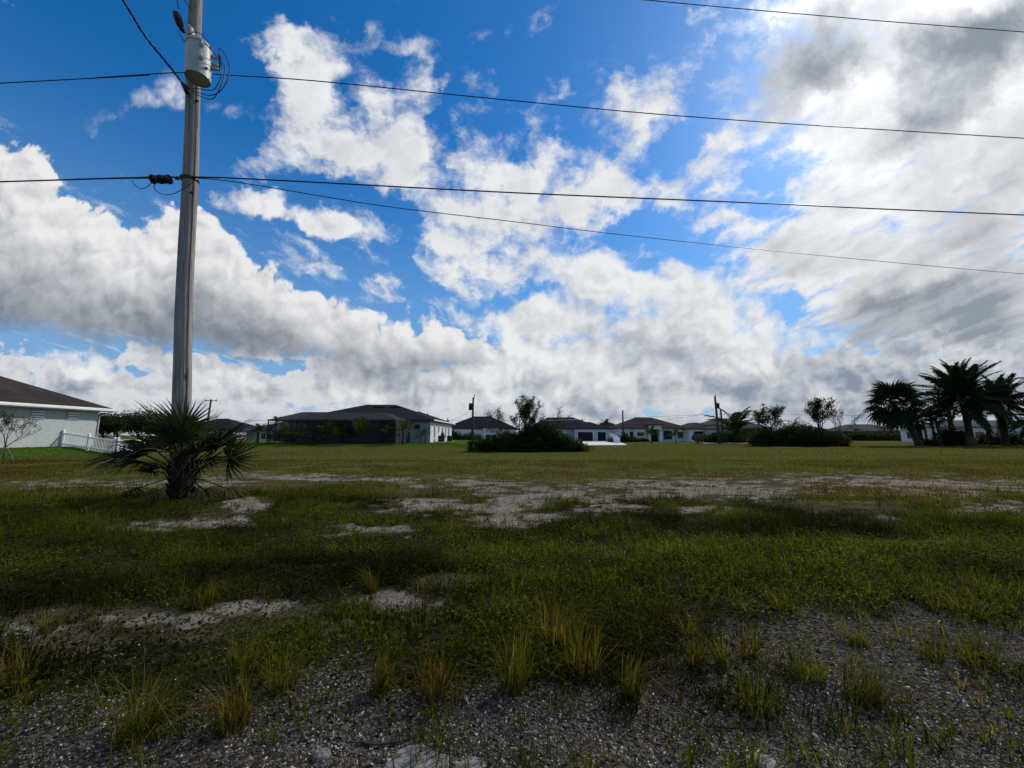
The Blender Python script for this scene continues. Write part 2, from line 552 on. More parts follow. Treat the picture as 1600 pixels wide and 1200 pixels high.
def finish(m, color, rough=0.8, bump=None, bump_d=0.01, spec=0.3, metal=0.0, transl=None, alpha=None):
    nt = m.node_tree
    p = nt.nodes.new('ShaderNodeBsdfPrincipled')
    if isinstance(color, S): nt.links.new(color.s, p.inputs['Base Color'])
    else: p.inputs['Base Color'].default_value = (*color, 1)
    S.plug(p, 'Roughness', rough)
    p.inputs['Specular IOR Level'].default_value = spec
    p.inputs['Metallic'].default_value = metal
    if bump is not None:
        b = nt.nodes.new('ShaderNodeBump')
        b.inputs['Distance'].default_value = bump_d
        nt.links.new(bump.s, b.inputs['Height'])
        nt.links.new(b.outputs[0], p.inputs['Normal'])
    sh = p.outputs[0]
    if transl:
        t = nt.nodes.new('ShaderNodeBsdfTranslucent')
        if isinstance(color, S): nt.links.new(color.s, t.inputs['Color'])
        else: t.inputs['Color'].default_value = (*color, 1)
        mx = nt.nodes.new('ShaderNodeMixShader')
        mx.inputs[0].default_value = transl
        nt.links.new(sh, mx.inputs[1]); nt.links.new(t.outputs[0], mx.inputs[2])
        sh = mx.outputs[0]
    if alpha is not None:
        t = nt.nodes.new('ShaderNodeBsdfTransparent')
        mx = nt.nodes.new('ShaderNodeMixShader')
        mx.inputs[0].default_value = alpha
        nt.links.new(t.outputs[0], mx.inputs[1]); nt.links.new(sh, mx.inputs[2])
        sh = mx.outputs[0]
    o = nt.nodes.new('ShaderNodeOutputMaterial')
    nt.links.new(sh, o.inputs[0])
    return m


def position():
    return S(S.nt.nodes.new('ShaderNodeNewGeometry').outputs['Position'])


def objco():
    return S(S.nt.nodes.new('ShaderNodeTexCoord').outputs['Object'])


def attr(name, out='Fac'):
    n = S.nt.nodes.new('ShaderNodeAttribute')
    n.attribute_name = name
    return S(n.outputs[out])


def plain(name, c, rough=0.7, var=0.15, scale=2.0, metal=0.0, spec=0.3, bump_d=0.0):
    """a colour with gentle weathering"""
    m = newmat(name)
    n = noise(objco(), scale, 6, 0.6, '3D')
    col = mixc(smooth(n, 0.3, 0.7), tuple(v * (1 - var) for v in c), tuple(min(1, v * (1 + var)) for v in c))
    return finish(m, col, rough, metal=metal, spec=spec, bump=n if bump_d else None, bump_d=bump_d)


def leafmat(name, transl=0.35, rough=0.6, gain=1.0):
    m = newmat(name)
    c = attr('tint', 'Color')
    if gain != 1.0: c = vscale(c, gain)
    m = finish(m, c, rough, spec=0.03 if rough < .75 else 0.0, transl=transl)
    for nd in m.node_tree.nodes:                          # light that comes through a leaf is brighter and yellower
        if nd.type == 'BSDF_TRANSLUCENT': m.node_tree.links.new(vmath('MULTIPLY', c, (1.5, 1.45, 0.5)).s, nd.inputs['Color'])
    return m


M = {}
M['grass'] = leafmat('grass_blade', 0.5)
M['leaf'] = leafmat('tree_leaf', 0.4)
M['frond'] = leafmat('palm_leaf', 0.15, 0.8)
M['stucco_grey'] = plain('stucco_grey', (0.40, 0.425, 0.41), 0.9, 0.07, 3, bump_d=0.006)
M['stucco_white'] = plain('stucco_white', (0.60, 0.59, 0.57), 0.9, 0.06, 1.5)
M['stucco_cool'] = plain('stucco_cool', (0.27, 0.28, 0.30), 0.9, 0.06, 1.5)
M['stucco_teal'] = plain('stucco_teal', (0.36, 0.42, 0.43), 0.9, 0.06, 1.5)
M['trim_white'] = plain('trim_white', (0.74, 0.74, 0.73), 0.5, 0.05, 3)
M['vinyl'] = plain('fence_vinyl', (0.78, 0.78, 0.78), 0.4, 0.04, 3)
M['glass'] = plain('window_glass', (0.018, 0.022, 0.03), 0.08, 0.1, 1, spec=0.5)
M['dark_door'] = plain('dark_door', (0.012, 0.012, 0.022), 0.7, 0.1, 2, spec=0.1)
M['bronze'] = plain('bronze_frame', (0.03, 0.028, 0.026), 0.5, 0.1, 4)
M['concrete'] = plain('concrete', (0.60, 0.59, 0.56), 0.9, 0.1, 0.6)
M['black_metal'] = plain('black_metal', (0.02, 0.02, 0.022), 0.45, 0.2, 6)
M['rubber'] = plain('rubber', (0.018, 0.018, 0.018), 0.8, 0.1, 6)
M['car_paint'] = plain('car_paint', (0.02, 0.022, 0.03), 0.15, 0.05, 2, spec=0.6)
M['cable'] = plain('cable_jacket', (0.012, 0.012, 0.02), 0.5, 0.2, 5)
M['bark'] = plain('bark', (0.07, 0.055, 0.042), 0.95, 0.3, 8, bump_d=0.02)
M['palm_bark'] = plain('palm_bark', (0.034, 0.027, 0.022), 0.95, 0.35, 6, bump_d=0.03)


def roofmat(name, c):
    m = newmat(name)
    p = objco()
    n = noise(p, 9.0, 5, 0.7, '3D')
    n2 = noise(p, 0.7, 3, 0.5, '3D')
    col = mixc(smooth(n * 0.6 + n2 * 0.4, 0.35, 0.65), tuple(v * 0.72 for v in c), tuple(v * 1.3 for v in c))
    return finish(m, col, 0.95, bump=n, bump_d=0.02, spec=0.05)


M['roof_brown'] = roofmat('shingle_brown', (0.040, 0.032, 0.030))
M['roof_dark'] = roofmat('shingle_dark', (0.017, 0.016, 0.019))
M['roof_navy'] = roofmat('shingle_charcoal', (0.011, 0.012, 0.019))
M['roof_red'] = roofmat('tile_brown_red', (0.024, 0.019, 0.020))
M['roof_grey'] = roofmat('shingle_grey', (0.050, 0.049, 0.050))
M['roof_blue'] = roofmat('metal_roof_blue', (0.06, 0.085, 0.12))
m = newmat('shaded_screen_mesh'); M['screen'] = finish(m, (0.012, 0.014, 0.02), 0.9, alpha=0.80)  # screen mesh made denser, the lanai's shade is put into its opacity
m = newmat('screen_mesh_thin'); M['screen_thin'] = finish(m, (0.02, 0.02, 0.025), 0.9, alpha=0.20)


def wood_mat():
    m = newmat('weathered_pole_wood')
    p = objco()
    x, y, z = sep(p)
    g = noise(comb(x * 26, y * 26, z * 0.9), 1.0, 6, 0.65, '3D', dist=0.4)
    big = noise(comb(x * 2.5, y * 2.5, z * 0.55), 1.0, 4, 0.6, '3D')
    crack = smooth(noise(comb(x * 34, y * 34, z * 0.55), 1.0, 3, 0.5, '3D'), 0.60, 0.68)
    knot = smooth(noise(comb(x * 5, y * 5, z * 2.0), 1.0, 1, 0.5, '3D'), 0.70, 0.80)
    c = mixc(smooth(g, 0.3, 0.7), (0.155, 0.135, 0.115), (0.33, 0.30, 0.265))
    c = mixc(smooth(big, 0.35, 0.7) * 0.5, c, (0.24, 0.235, 0.225))
    c = mixc(crack * 0.75, c, (0.04, 0.034, 0.028))
    c = mixc(knot * 0.7, c, (0.06, 0.05, 0.04))
    return finish(m, c, 0.9, bump=g - crack * 0.8, bump_d=0.012, spec=0.2)


M['pole_wood'] = wood_mat()
m = newmat('transformer_paint')
tn = noise(objco(), 5, 6, 0.65, '3D')
M['tank'] = finish(m, mixc(smooth(tn, 0.35, 0.75), (0.40, 0.43, 0.43), (0.30, 0.325, 0.33)), 0.5, spec=0.4)
M['porcelain'] = plain('porcelain', (0.30, 0.32, 0.31), 0.3, 0.1, 5, spec=0.5)


def ground_mat():
    m = newmat('field_ground')
    P = position()
    sand, grav, lawn, fld = attr('sand'), attr('gravel'), attr('lawn'), attr('field')
    n1 = noise(P, 1.3, 7, 0.6, '3D')
    n2 = noise(P, 9.0, 5, 0.65, '3D')
    n3 = noise(P, 0.12, 5, 0.6, '3D')
    n4 = noise(P, 0.035, 4, 0.55, '3D')
    fine = noise(P, 60.0, 3, 0.7, '3D')
    thatch = mixc(smooth(n1 * 0.6 + n2 * 0.4, 0.38, 0.62), (0.014, 0.013, 0.007), (0.036, 0.030, 0.017))
    far = mixc(smooth(n3 * 0.5 + n1 * 0.5, 0.38, 0.62), (0.086, 0.077, 0.026), (0.076, 0.090, 0.021))
    far = mixc(smooth(n4, 0.45, 0.7) * 0.7, far, (0.074, 0.054, 0.018))
    far = mixc(smooth(n2, 0.45, 0.7) * 0.35, far, (0.028, 0.028, 0.012))
    c = mixc(fld, thatch, far)
    c = mixc(lawn, c, mixc(smooth(n1, 0.35, 0.65), (0.045, 0.085, 0.012), (0.065, 0.105, 0.016)))
    dirt = attr('dirt')
    c = mixc(smooth(dirt + (n2 - 0.5) * 1.2, 0.2, 0.9) * 0.85, c, mixc(smooth(n1, 0.35, 0.65), (0.050, 0.038, 0.025), (0.105, 0.085, 0.062)))
    sc = mixc(smooth(n1, 0.3, 0.7), (0.155, 0.130, 0.105), (0.27, 0.235, 0.195))
    sc = mixc(smooth(n2, 0.46, 0.66) * 0.7, sc, (0.06, 0.048, 0.033))
    c = mixc(smooth(sand + (n2 - 0.5) * 1.7, 0.25, 0.85), c, sc)
    # crushed shell
    vo = S.nt.nodes.new('ShaderNodeTexVoronoi')
    vo.inputs['Scale'].default_value = 55.0
    S.plug(vo, 'Vector', P)
    cell = sep(S(vo.outputs['Color']))[0]
    gc = mixc(smooth(cell, 0.25, 1.0), (0.026, 0.021, 0.016), (0.125, 0.108, 0.085))
    gc = mixc(smooth(fine, 0.4, 0.7) * 0.6, gc, (0.05, 0.046, 0.042))
    c = mixc(smooth(grav + (n2 - 0.5) * 0.7, 0.3, 0.7), c, gc)
    hgt = n2 * 0.5 + fine * 0.35 + S(vo.outputs['Distance']) * -0.3
    return finish(m, c, 1.0, bump=hgt, bump_d=0.03, spec=0.0)


M['ground'] = ground_mat()

# ------------------------------------------------------------------ ground sheet
def build_ground():
    fr = np.radians(np.arange(-64, 64.01, 0.28))
    bk = np.radians(np.arange(70, 291, 8.5))
    th = np.concatenate([fr, bk])
    n = len(th)
    r = np.concatenate([[0.0], np.geomspace(0.4, 90, 330), np.geomspace(96, 9000, 40)])
    R, T = np.meshgrid(r[1:], th, indexing='ij')
    x, y = R * np.sin(T), R * np.cos(T)
    x, y = x.ravel(), y.ravel()
    z = H(x, y)
    V = np.vstack([[0, 0, Hs(0, 0)], np.column_stack([x, y, z])])
    m = len(r) - 1
    i, j = np.meshgrid(np.arange(m - 1), np.arange(n), indexing='ij')
    a = 1 + i * n + j; b = 1 + i * n + (j + 1) % n; c = 1 + (i + 1) * n + (j + 1) % n; d = 1 + (i + 1) * n + j
    tr = np.vstack([np.column_stack([a.ravel(), c.ravel(), b.ravel()]), np.column_stack([a.ravel(), d.ravel(), c.ravel()]),
                    np.column_stack([np.zeros(n, int), 1 + np.arange(n), 1 + (np.arange(n) + 1) % n])])
    # faces must look up
    p0, p1, p2 = V[tr[:, 0]], V[tr[:, 1]], V[tr[:, 2]]
    nz = np.cross(p1 - p0, p2 - p0)[:, 2]
    tr[nz < 0] = tr[nz < 0][:, ::-1]
    me = fast_mesh('ground', V, tr, smooth=True)
    xx, yy = V[:, 0], V[:, 1]
    for nm, val in (('sand', sand_at(xx, yy)), ('gravel', gravel_at(xx, yy)), ('lawn', lawn_at(xx, yy)), ('dirt', dirt_at(xx, yy)),
                    ('field', sstep(np.hypot(xx, yy), 7.5, 13))):
        at_ = me.attributes.new(nm, 'FLOAT', 'POINT')
        at_.data.foreach_set('value', np.asarray(val, np.float32))
    tag(link('ground', me, M['ground']), kind='structure')


build_ground()


# ------------------------------------------------------------------ scattered ground cover
def blades(x, y, h, w, col, lean=0.35, z0=None, az=None, tipc=1.15, seed=1, bend=None):
    """curved tapering grass blades, 5 points and 3 triangles each"""
    r = np.random.default_rng(seed)
    n = len(x)
    z = H(x, y) - 0.004 if z0 is None else z0
    if az is None: az = r.uniform(0, 2 * np.pi, n)
    ln = h * (lean * r.uniform(0.2, 1.6, n) if bend is None else bend)
    dx, dy = np.cos(az), np.sin(az)
    fa = az + np.pi / 2 + r.normal(0, 0.5, n)
    wx, wy = np.cos(fa) * w / 2, np.sin(fa) * w / 2
    P = np.zeros((n, 5, 3), np.float32)
    P[:, 0] = np.column_stack([x - wx, y - wy, z]); P[:, 1] = np.column_stack([x + wx, y + wy, z])
    mx, my, mz = x + dx * ln * 0.32, y + dy * ln * 0.32, z + h * 0.62
    P[:, 2] = np.column_stack([mx - wx * .75, my - wy * .75, mz]); P[:, 3] = np.column_stack([mx + wx * .75, my + wy * .75, mz])
    P[:, 4] = np.column_stack([x + dx * ln, y + dy * ln, z + h * (1 - 0.25 * (ln / h) ** 2)])
    b = (np.arange(n) * 5)[:, None]
    T = np.concatenate([b + np.array([0, 1, 3]), b + np.array([0, 3, 2]), b + np.array([2, 3, 4])])
    C = np.repeat(col[:, None, :], 5, 1)
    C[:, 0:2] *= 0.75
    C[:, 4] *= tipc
    return P.reshape(-1, 3), T, C.reshape(-1, 3)


def leaves(x, y, z, s, col, seed=2, up=0.6):
    """small folded leaves, 4 points and 2 triangles each"""
    r = np.random.default_rng(seed)
    n = len(x)
    d = r.normal(0, 1, (n, 3)); d[:, 2] = d[:, 2] * 0.35 + 0.25
    d /= np.linalg.norm(d, axis=1)[:, None]
    nn = r.normal(0, 1, (n, 3)); nn[:, 2] += up * 3
    sd = np.cross(d, nn); sd /= np.linalg.norm(sd, axis=1)[:, None]
    up_ = np.cross(sd, d)
    p = np.column_stack([x, y, z])
    s = s[:, None]
    V = np.stack([p, p + d * s * .5 + sd * s * .30 + up_ * s * .08, p + d * s, p + d * s * .5 - sd * s * .30 + up_ * s * .08], 1)
    b = (np.arange(n) * 4)[:, None]
    T = np.concatenate([b + np.array([0, 1, 2]), b + np.array([0, 2, 3])])
    return V.reshape(-1, 3), T, np.repeat(col, 4, 0)


def palette(n, cols, wts, seed, jit=0.25):
    r = np.random.default_rng(seed)
    k = r.choice(len(cols), n, p=np.array(wts) / sum(wts))
    c = np.array(cols)[k]
    return c * r.uniform(1 - jit, 1 + jit, (n, 1))


def scatter(n, y0, y1, seed, pw=1.0, xk=1.55):
    """random points in the wedge of ground in front of the road, denser near"""
    r = np.random.default_rng(seed)
    u = r.uniform(0, 1, n)
    if pw == 0: y = y0 * (y1 / y0) ** u
    else: y = (y0 ** pw + u * (y1 ** pw - y0 ** pw)) ** (1 / pw)
    x = r.uniform(-1, 1, n) * (xk * y + 1.2)
    return x, y, r


GREEN, OLIVE, DEEP, STRAW, RUST = (0.056, 0.075, 0.007), (0.072, 0.070, 0.010), (0.018, 0.027, 0.004), (0.16, 0.125, 0.04), (0.085, 0.048, 0.016)


def stuff(name, label, cat, parts, mat):
    V, T, C, o = [], [], [], 0
    for v, t, c in parts:
        V.append(v); T.append(t + o); C.append(c); o += len(v)
    me = fast_mesh(name, np.vstack(V), np.vstack(T), np.vstack(C))
    return tag(link(name, me, mat), label, cat, kind='stuff')


def cover(x, y):
    return (1 - 0.92 * sand_at(x, y)) * (1 - 0.86 * gravel_at(x, y)) * (1 - 0.6 * dirt_at(x, y))


def build_cover():
    # matted weeds and grass near the road
    x, y, r = scatter(26500, 1.75, 9.5, 11, 0.9)
    k = r.uniform(0, 1, len(x)) < cover(x, y) * (0.72 + 0.28 * sstep(y, 3.0, 4.9)) * (1 - 0.55 * sstep(fbm(x * 2.3, y * 2.6, 3, 74), .5, .68)) * (0.12 + 1.15 * sstep(fbm(x * 0.9, y * 0.9, 4, 71), 0.30, 0.66)) + 0.02
    x, y = x[k], y[k]
    sz = r.gamma(3.0, 0.33, len(x)).clip(.3, 3)                        # every clump has its own size
    cnt = (7 + 9 * sz).astype(int)
    idx = np.repeat(np.arange(len(x)), cnt)
    n = len(idx)
    az = r.uniform(0, 6.283, n)
    rr = np.abs(r.normal(0, 1, n)) * (0.020 + 0.028 * sz[idx])
    x, y, cs = x[idx] + np.cos(az) * rr, y[idx] + np.sin(az) * rr, sz[idx]
    q = fbm(x * 0.8, y * 0.8, 3, 72)
    h = 0.85 * r.gamma(5, 0.016, n) * (0.30 + 1.1 * q) * (0.55 + 0.55 * cs) + 0.02
    h *= 1 + 0.9 * np.exp(-((y - 6.7) / .55) ** 2) * sstep(x, 0.5, 2.5) + 0.5 * np.exp(-((y - 6.3) / .5) ** 2) * sstep(-x, 4, 6)
    w = 0.0035 + 0.0045 * r.uniform(0, 1, n)
    hue = palette(len(cnt), [GREEN, OLIVE, DEEP, STRAW, RUST], [.42, .24, .24, .07, .03], 5)[idx]
    hue = 0.7 * hue + 0.3 * palette(n, [GREEN, OLIVE, DEEP, STRAW], [.4, .25, .25, .10], 6)
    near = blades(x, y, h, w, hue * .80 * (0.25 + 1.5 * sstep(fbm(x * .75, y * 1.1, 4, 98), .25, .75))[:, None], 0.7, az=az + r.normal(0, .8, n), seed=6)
    stuff('weedy_grass', 'matted dark green weedy grass between the shell road edge and the palm', 'grass', [near], M['grass'])
    # broad-leaved ground cover
    x, y, r = scatter(230000, 2.1, 10.0, 12, 0.9)
    k = r.uniform(0, 1, len(x)) < cover(x, y) * (0.8 + 0.2 * sstep(y, 3.0, 4.9)) * (1 - 0.55 * sstep(fbm(x * 2.3, y * 2.6, 3, 74), .5, .68)) * sstep(fbm(x * 0.7, y * 0.7, 4, 81) + 0.25 * sstep(y, 3, 4.5), 0.40, 0.62)
    x, y = x[k], y[k]
    hz = np.random.default_rng(8).uniform(0.01, 1, len(x)) ** 0.6 * (0.05 + 0.14 * fbm(x * 1.6, y * 1.6, 3, 83))
    s = np.random.default_rng(9).uniform(0.018, 0.042, len(x))
    lv = leaves(x, y, H(x, y) + hz, s, palette(len(x), [GREEN, DEEP, OLIVE], [.55, .3, .15], 10) * .82 * (0.25 + 1.5 * sstep(fbm(x * .75, y * 1.1, 4, 98), .25, .75))[:, None], 13)
    stuff('creeping_weeds', 'low creeping broad-leaved weeds in a dark green mat behind the gravel', 'weeds', [lv], M['grass'])
    # field grass, getting coarser with distance
    x, y, r = scatter(190000, 9.0, 24, 14, 0.7)
    k = r.uniform(0, 1, len(x)) < (1 - 0.82 * sand_at(x, y)) * (1 - 0.5 * dirt_at(x, y)) * (0.12 + 1.2 * sstep(fbm(x * 0.7, y * 0.7, 4, 91), .25, .7))
    x, y = x[k], y[k]
    tall = sstep(y, 13, 9.5)
    h = np.random.default_rng(15).gamma(4, 0.016, len(x)) * (0.6 + 0.9 * tall) + 0.02
    w = 0.006 + 0.0006 * y
    br = np.clip(sstep(fbm(x * 0.25, y * 0.25, 3, 92) + 0.25 * sstep(y, 18, 14) * sstep(y, 11, 13), 0.42, 0.66) + 0.8 * dirt_at(x, y), 0, 1)[:, None]
    c = palette(len(x), [GREEN, OLIVE, STRAW], [.42, .46, .12], 16) * (1 - br) + palette(len(x), [RUST, STRAW, OLIVE], [.4, .25, .35], 17) * br
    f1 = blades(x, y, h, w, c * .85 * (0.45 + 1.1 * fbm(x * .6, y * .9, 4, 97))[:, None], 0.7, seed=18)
    x, y, r = scatter(120000, 22, 62, 19, 0.6)
    k = (r.uniform(0, 1, len(x)) < 0.35 + 0.9 * fbm(x * 0.3, y * 0.3, 3, 95)) & (lawn_at(x, y) < 0.5)
    x, y = x[k], y[k]
    h = np.random.default_rng(20).gamma(4, 0.018, len(x)) + 0.02
    br = sstep(fbm(x * 0.12, y * 0.12, 3, 96), 0.45, 0.7)[:, None]
    c = palette(len(x), [GREEN, OLIVE, STRAW], [.30, .56, .14], 21, .12) * (1 - br) + palette(len(x), [RUST, STRAW, OLIVE], [.35, .12, .53], 22, .12) * br
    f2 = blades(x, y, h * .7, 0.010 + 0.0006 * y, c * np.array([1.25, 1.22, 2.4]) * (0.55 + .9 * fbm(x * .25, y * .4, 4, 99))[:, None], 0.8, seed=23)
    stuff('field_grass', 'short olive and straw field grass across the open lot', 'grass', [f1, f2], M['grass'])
    # mown lawn blades on the two filled lots
    r = np.random.default_rng(24)
    x = np.concatenate([r.uniform(-37, -28, 26000), r.uniform(-32, 0, 42000)])
    y = np.concatenate([r.uniform(13, 36, 26000), r.uniform(37, 50, 42000)])
    k = r.uniform(0, 1, len(x)) < lawn_at(x, y) * (x > -36.0)
    k |= (r.uniform(0, 1, len(x)) < lawn_at(x, y)) & (y > 36.5)
    x, y = x[k], y[k]
    c = palette(len(x), [(0.062, 0.112, 0.013), (0.08, 0.118, 0.017), (0.045, 0.082, 0.011)], [.5, .3, .2], 25, 0.15)
    lw = blades(x, y, r.uniform(0.03, 0.07, len(x)), np.full(len(x), 0.035), c, 0.5, seed=26)
    stuff('lawn_grass', 'bright green mown lawn in front of the houses', 'lawn', [lw], M['grass'])


build_cover()


def build_gravel():
    x, y, r = scatter(150000, 1.7, 6.0, 31, 0.55)
    k = r.uniform(0, 1, len(x)) < gravel_at(x, y) * (0.35 + 0.65 * sstep(y, 4.2, 2.4)) + 0.02
    x, y = x[k], y[k]
    n = len(x)
    s = 0.0026 + r.gamma(1.7, 0.0016, n)
    base = np.array([(1, 0, 0), (-1, 0, 0), (0, 1, 0), (0, -1, 0), (0, 0, 1), (0, 0, -1)], float)
    T0 = np.array([(0, 2, 4), (2, 1, 4), (1, 3, 4), (3, 0, 4), (2, 0, 5), (1, 2, 5), (3, 1, 5), (0, 3, 5)])
    V = base[None] * r.uniform(0.6, 1.35, (n, 6, 1)) + r.normal(0, 0.12, (n, 6, 3))
    V *= (s[:, None] * np.column_stack([r.uniform(.8, 1.5, n), r.uniform(.7, 1.2, n), r.uniform(.35, .8, n)]))[:, None, :]
    a = r.uniform(0, 6.28, n); ca, sa = np.cos(a)[:, None], np.sin(a)[:, None]
    vx, vy = V[:, :, 0] * ca - V[:, :, 1] * sa, V[:, :, 0] * sa + V[:, :, 1] * ca
    tx, ty = r.normal(0, 0.35, n)[:, None], r.normal(0, 0.35, n)[:, None]
    V = np.stack([vx + x[:, None], vy + y[:, None], V[:, :, 2] + vx * tx + vy * ty + (H(x, y) + s * 0.25)[:, None]], 2)
    T = (np.arange(n) * 6)[:, None, None] + T0[None]
    g = r.uniform(0, 1, n)
    c = np.where((g < 0.20)[:, None], np.array([[0.38, 0.345, 0.29]]), np.where((g < 0.5)[:, None], np.array([[0.165, 0.145, 0.118]]), np.array([[0.070, 0.060, 0.047]])))
    c = c * r.uniform(0.7, 1.25, (n, 1))
    me = fast_mesh('shell_gravel', V.reshape(-1, 3), T.reshape(-1, 3), np.repeat(np.clip(c, 0, 0.85), 6, 0))
    mm = newmat('crushed_shell')
    mm = finish(mm, attr('tint', 'Color'), 0.7, spec=0.2)
    tag(link('shell_gravel', me, mm), 'grey and white crushed shell gravel along the bottom of the picture', 'gravel', kind='stuff')


build_gravel()


# ------------------------------------------------------------------ houses
def hip(x0, x1, y0, y1, ze, pitch, over=0.5, th=0.16):
    """closed hip roof over a rectangle; returns verts and faces"""
    x0 -= over; x1 += over; y0 -= over; y1 += over
    w, d = x1 - x0, y1 - y0
    if w >= d:
        r = d / 2
        a, b = (x0 + r, y0 + r), (x1 - r, y0 + r)
    else:
        r = w / 2
        a, b = (x0 + r, y0 + r), (x0 + r, y1 - r)
    zr = ze + th + r * pitch
    v = [(x0, y0, ze), (x1, y0, ze), (x1, y1, ze), (x0, y1, ze)]
    v += [(p[0], p[1], ze + th) for p in v]
    v += [(*a, zr), (*b, zr)]
    f = [(3, 2, 1, 0), (0, 1, 5, 4), (1, 2, 6, 5), (2, 3, 7, 6), (3, 0, 4, 7)]
    if w >= d: f += [(4, 5, 9, 8), (5, 6, 9), (6, 7, 8, 9), (7, 4, 8)]
    else: f += [(4, 5, 8), (5, 6, 9, 8), (6, 7, 9), (7, 4, 8, 9)]
    return v, f


def roof_part(parent, rect, ze, pitch, mat, over=0.5, fascia=None, th=0.16):
    v, f = hip(*rect, ze, pitch, over, th)
    rf = MB().add(v, f).build('roof', mat, parent)
    if fascia is not None:
        x0, x1, y0, y1 = rect[0] - over, rect[1] + over, rect[2] - over, rect[3] + over
        t = 0.03
        fb = MB()
        fb.box(x0 - t, x1 + t, y0 - t, y0 - 0.003, ze - 0.03, ze + th - 0.01)
        fb.box(x0 - t, x1 + t, y1 + 0.003, y1 + t, ze - 0.03, ze + th - 0.01)
        fb.box(x0 - t, x0 - 0.003, y0 - 0.002, y1 + 0.002, ze - 0.03, ze + th - 0.01)
        fb.box(x1 + 0.003, x1 + t, y0 - 0.002, y1 + 0.002, ze - 0.03, ze + th - 0.01)
        fb.build('fascia', fascia, rf)
    return rf


def wall_part(parent, x0, x1, y0, y1, z0, z1, mat, name='wall'):
    return MB().box(x0, x1, y0, y1, z0, z1).build(name, mat, parent)


def opening(parent, face, u0, u1, z0, z1, pos, frame=None, pane=None, name='window', mull=0, fr=0.09):
    """window or door on a wall: a frame that stands proud, with its pane as a sub-part.
    face: 'f' a wall that looks to -y at y = pos, 'r' / 'l' a wall that looks to +x / -x at x = pos"""
    def bx(mb, a, b, c, d, o0, o1):
        if face == 'f': mb.box(a, b, pos - o1, pos - o0, c, d)
        elif face == 'r': mb.box(pos + o0, pos + o1, a, b, c, d)
        else: mb.box(pos - o1, pos - o0, a, b, c, d)
    m = MB()
    bx(m, u0 - fr, u0, z0 - fr, z1 + fr, 0.0, 0.07); bx(m, u1, u1 + fr, z0 - fr, z1 + fr, 0.0, 0.07)
    bx(m, u0, u1, z1, z1 + fr, 0.0, 0.068); bx(m, u0, u1, z0 - fr, z0, 0.0, 0.075)
    for k in range(mull):
        c = u0 + (u1 - u0) * (k + 1) / (mull + 1)
        bx(m, c - 0.03, c + 0.03, z0, z1, 0.03, 0.06)
    w = m.build(name, frame or M['trim_white'], parent)
    p = MB(); bx(p, u0 + 0.002, u1 - 0.002, z0 + 0.002, z1 - 0.002, 0.004, 0.022)
    p.build('pane', pane or M['glass'], w)
    return w


# --- grey house on the left: its long side wall runs away from the road
def left_house():
    z = 0.58
    t = thing('grey_house', 'grey stucco house with brown shingle hip roof and white eaves at the left edge', 'house', (-36.0, 33.5, z))
    # local: x 0 is the wall that faces the lot, y 0 its far corner
    wall_part(t, -15, 0, -20, 0, -0.6, 2.95, M['stucco_grey'])
    roof_part(t, (-15, 0, -20, 0), 3.0, 0.50, M['roof_brown'], 0.62, M['trim_white'], 0.24)
    MB().box(-0.02, 0.66, -20.4, 0.62, 2.955, 2.985).build('soffit', M['trim_white'], t)
    for y0 in (-4.75, -2.35):
        w = MB()
        w.box(0.0, 0.05, y0 - 0.06, y0, 2.15, 2.86); w.box(0.0, 0.05, y0 + 0.80, y0 + 0.86, 2.15, 2.86)
        w.box(0.0, 0.049, y0, y0 + 0.8, 2.80, 2.86); w.box(0.0, 0.051, y0, y0 + 0.8, 2.15, 2.20)
        wo = w.build('window', M['stucco_grey'], t)
        MB().box(0.003, 0.012, y0 + .002, y0 + 0.798, 2.202, 2.798).build('pane', M['stucco_cool'], wo)
        for k in range(3):
            zz = 2.27 + k * 0.19
            MB().box(0.016, 0.10, y0 + 0.01, y0 + 0.79, zz, zz + 0.10).build('slat', M['trim_white'], wo)
    g = MB()
    g.tube([(0.55, 0.35, 2.96), (0.55, 0.35, 2.70), (0.10, 0.06, 2.62), (0.05, 0.05, 2.5), (0.05, 0.05, -0.2)], 0.045, 8)
    g.build('downspout', M['trim_white'], t, smooth=True)
    MB().box(-15.7, 0.80, 0.655, 0.78, 3.02, 3.16).build('gutter', M['trim_white'], t)
    MB().box(0.655, 0.79, -20.6, 0.650, 3.02, 3.16).build('gutter', M['trim_white'], t)


left_house()


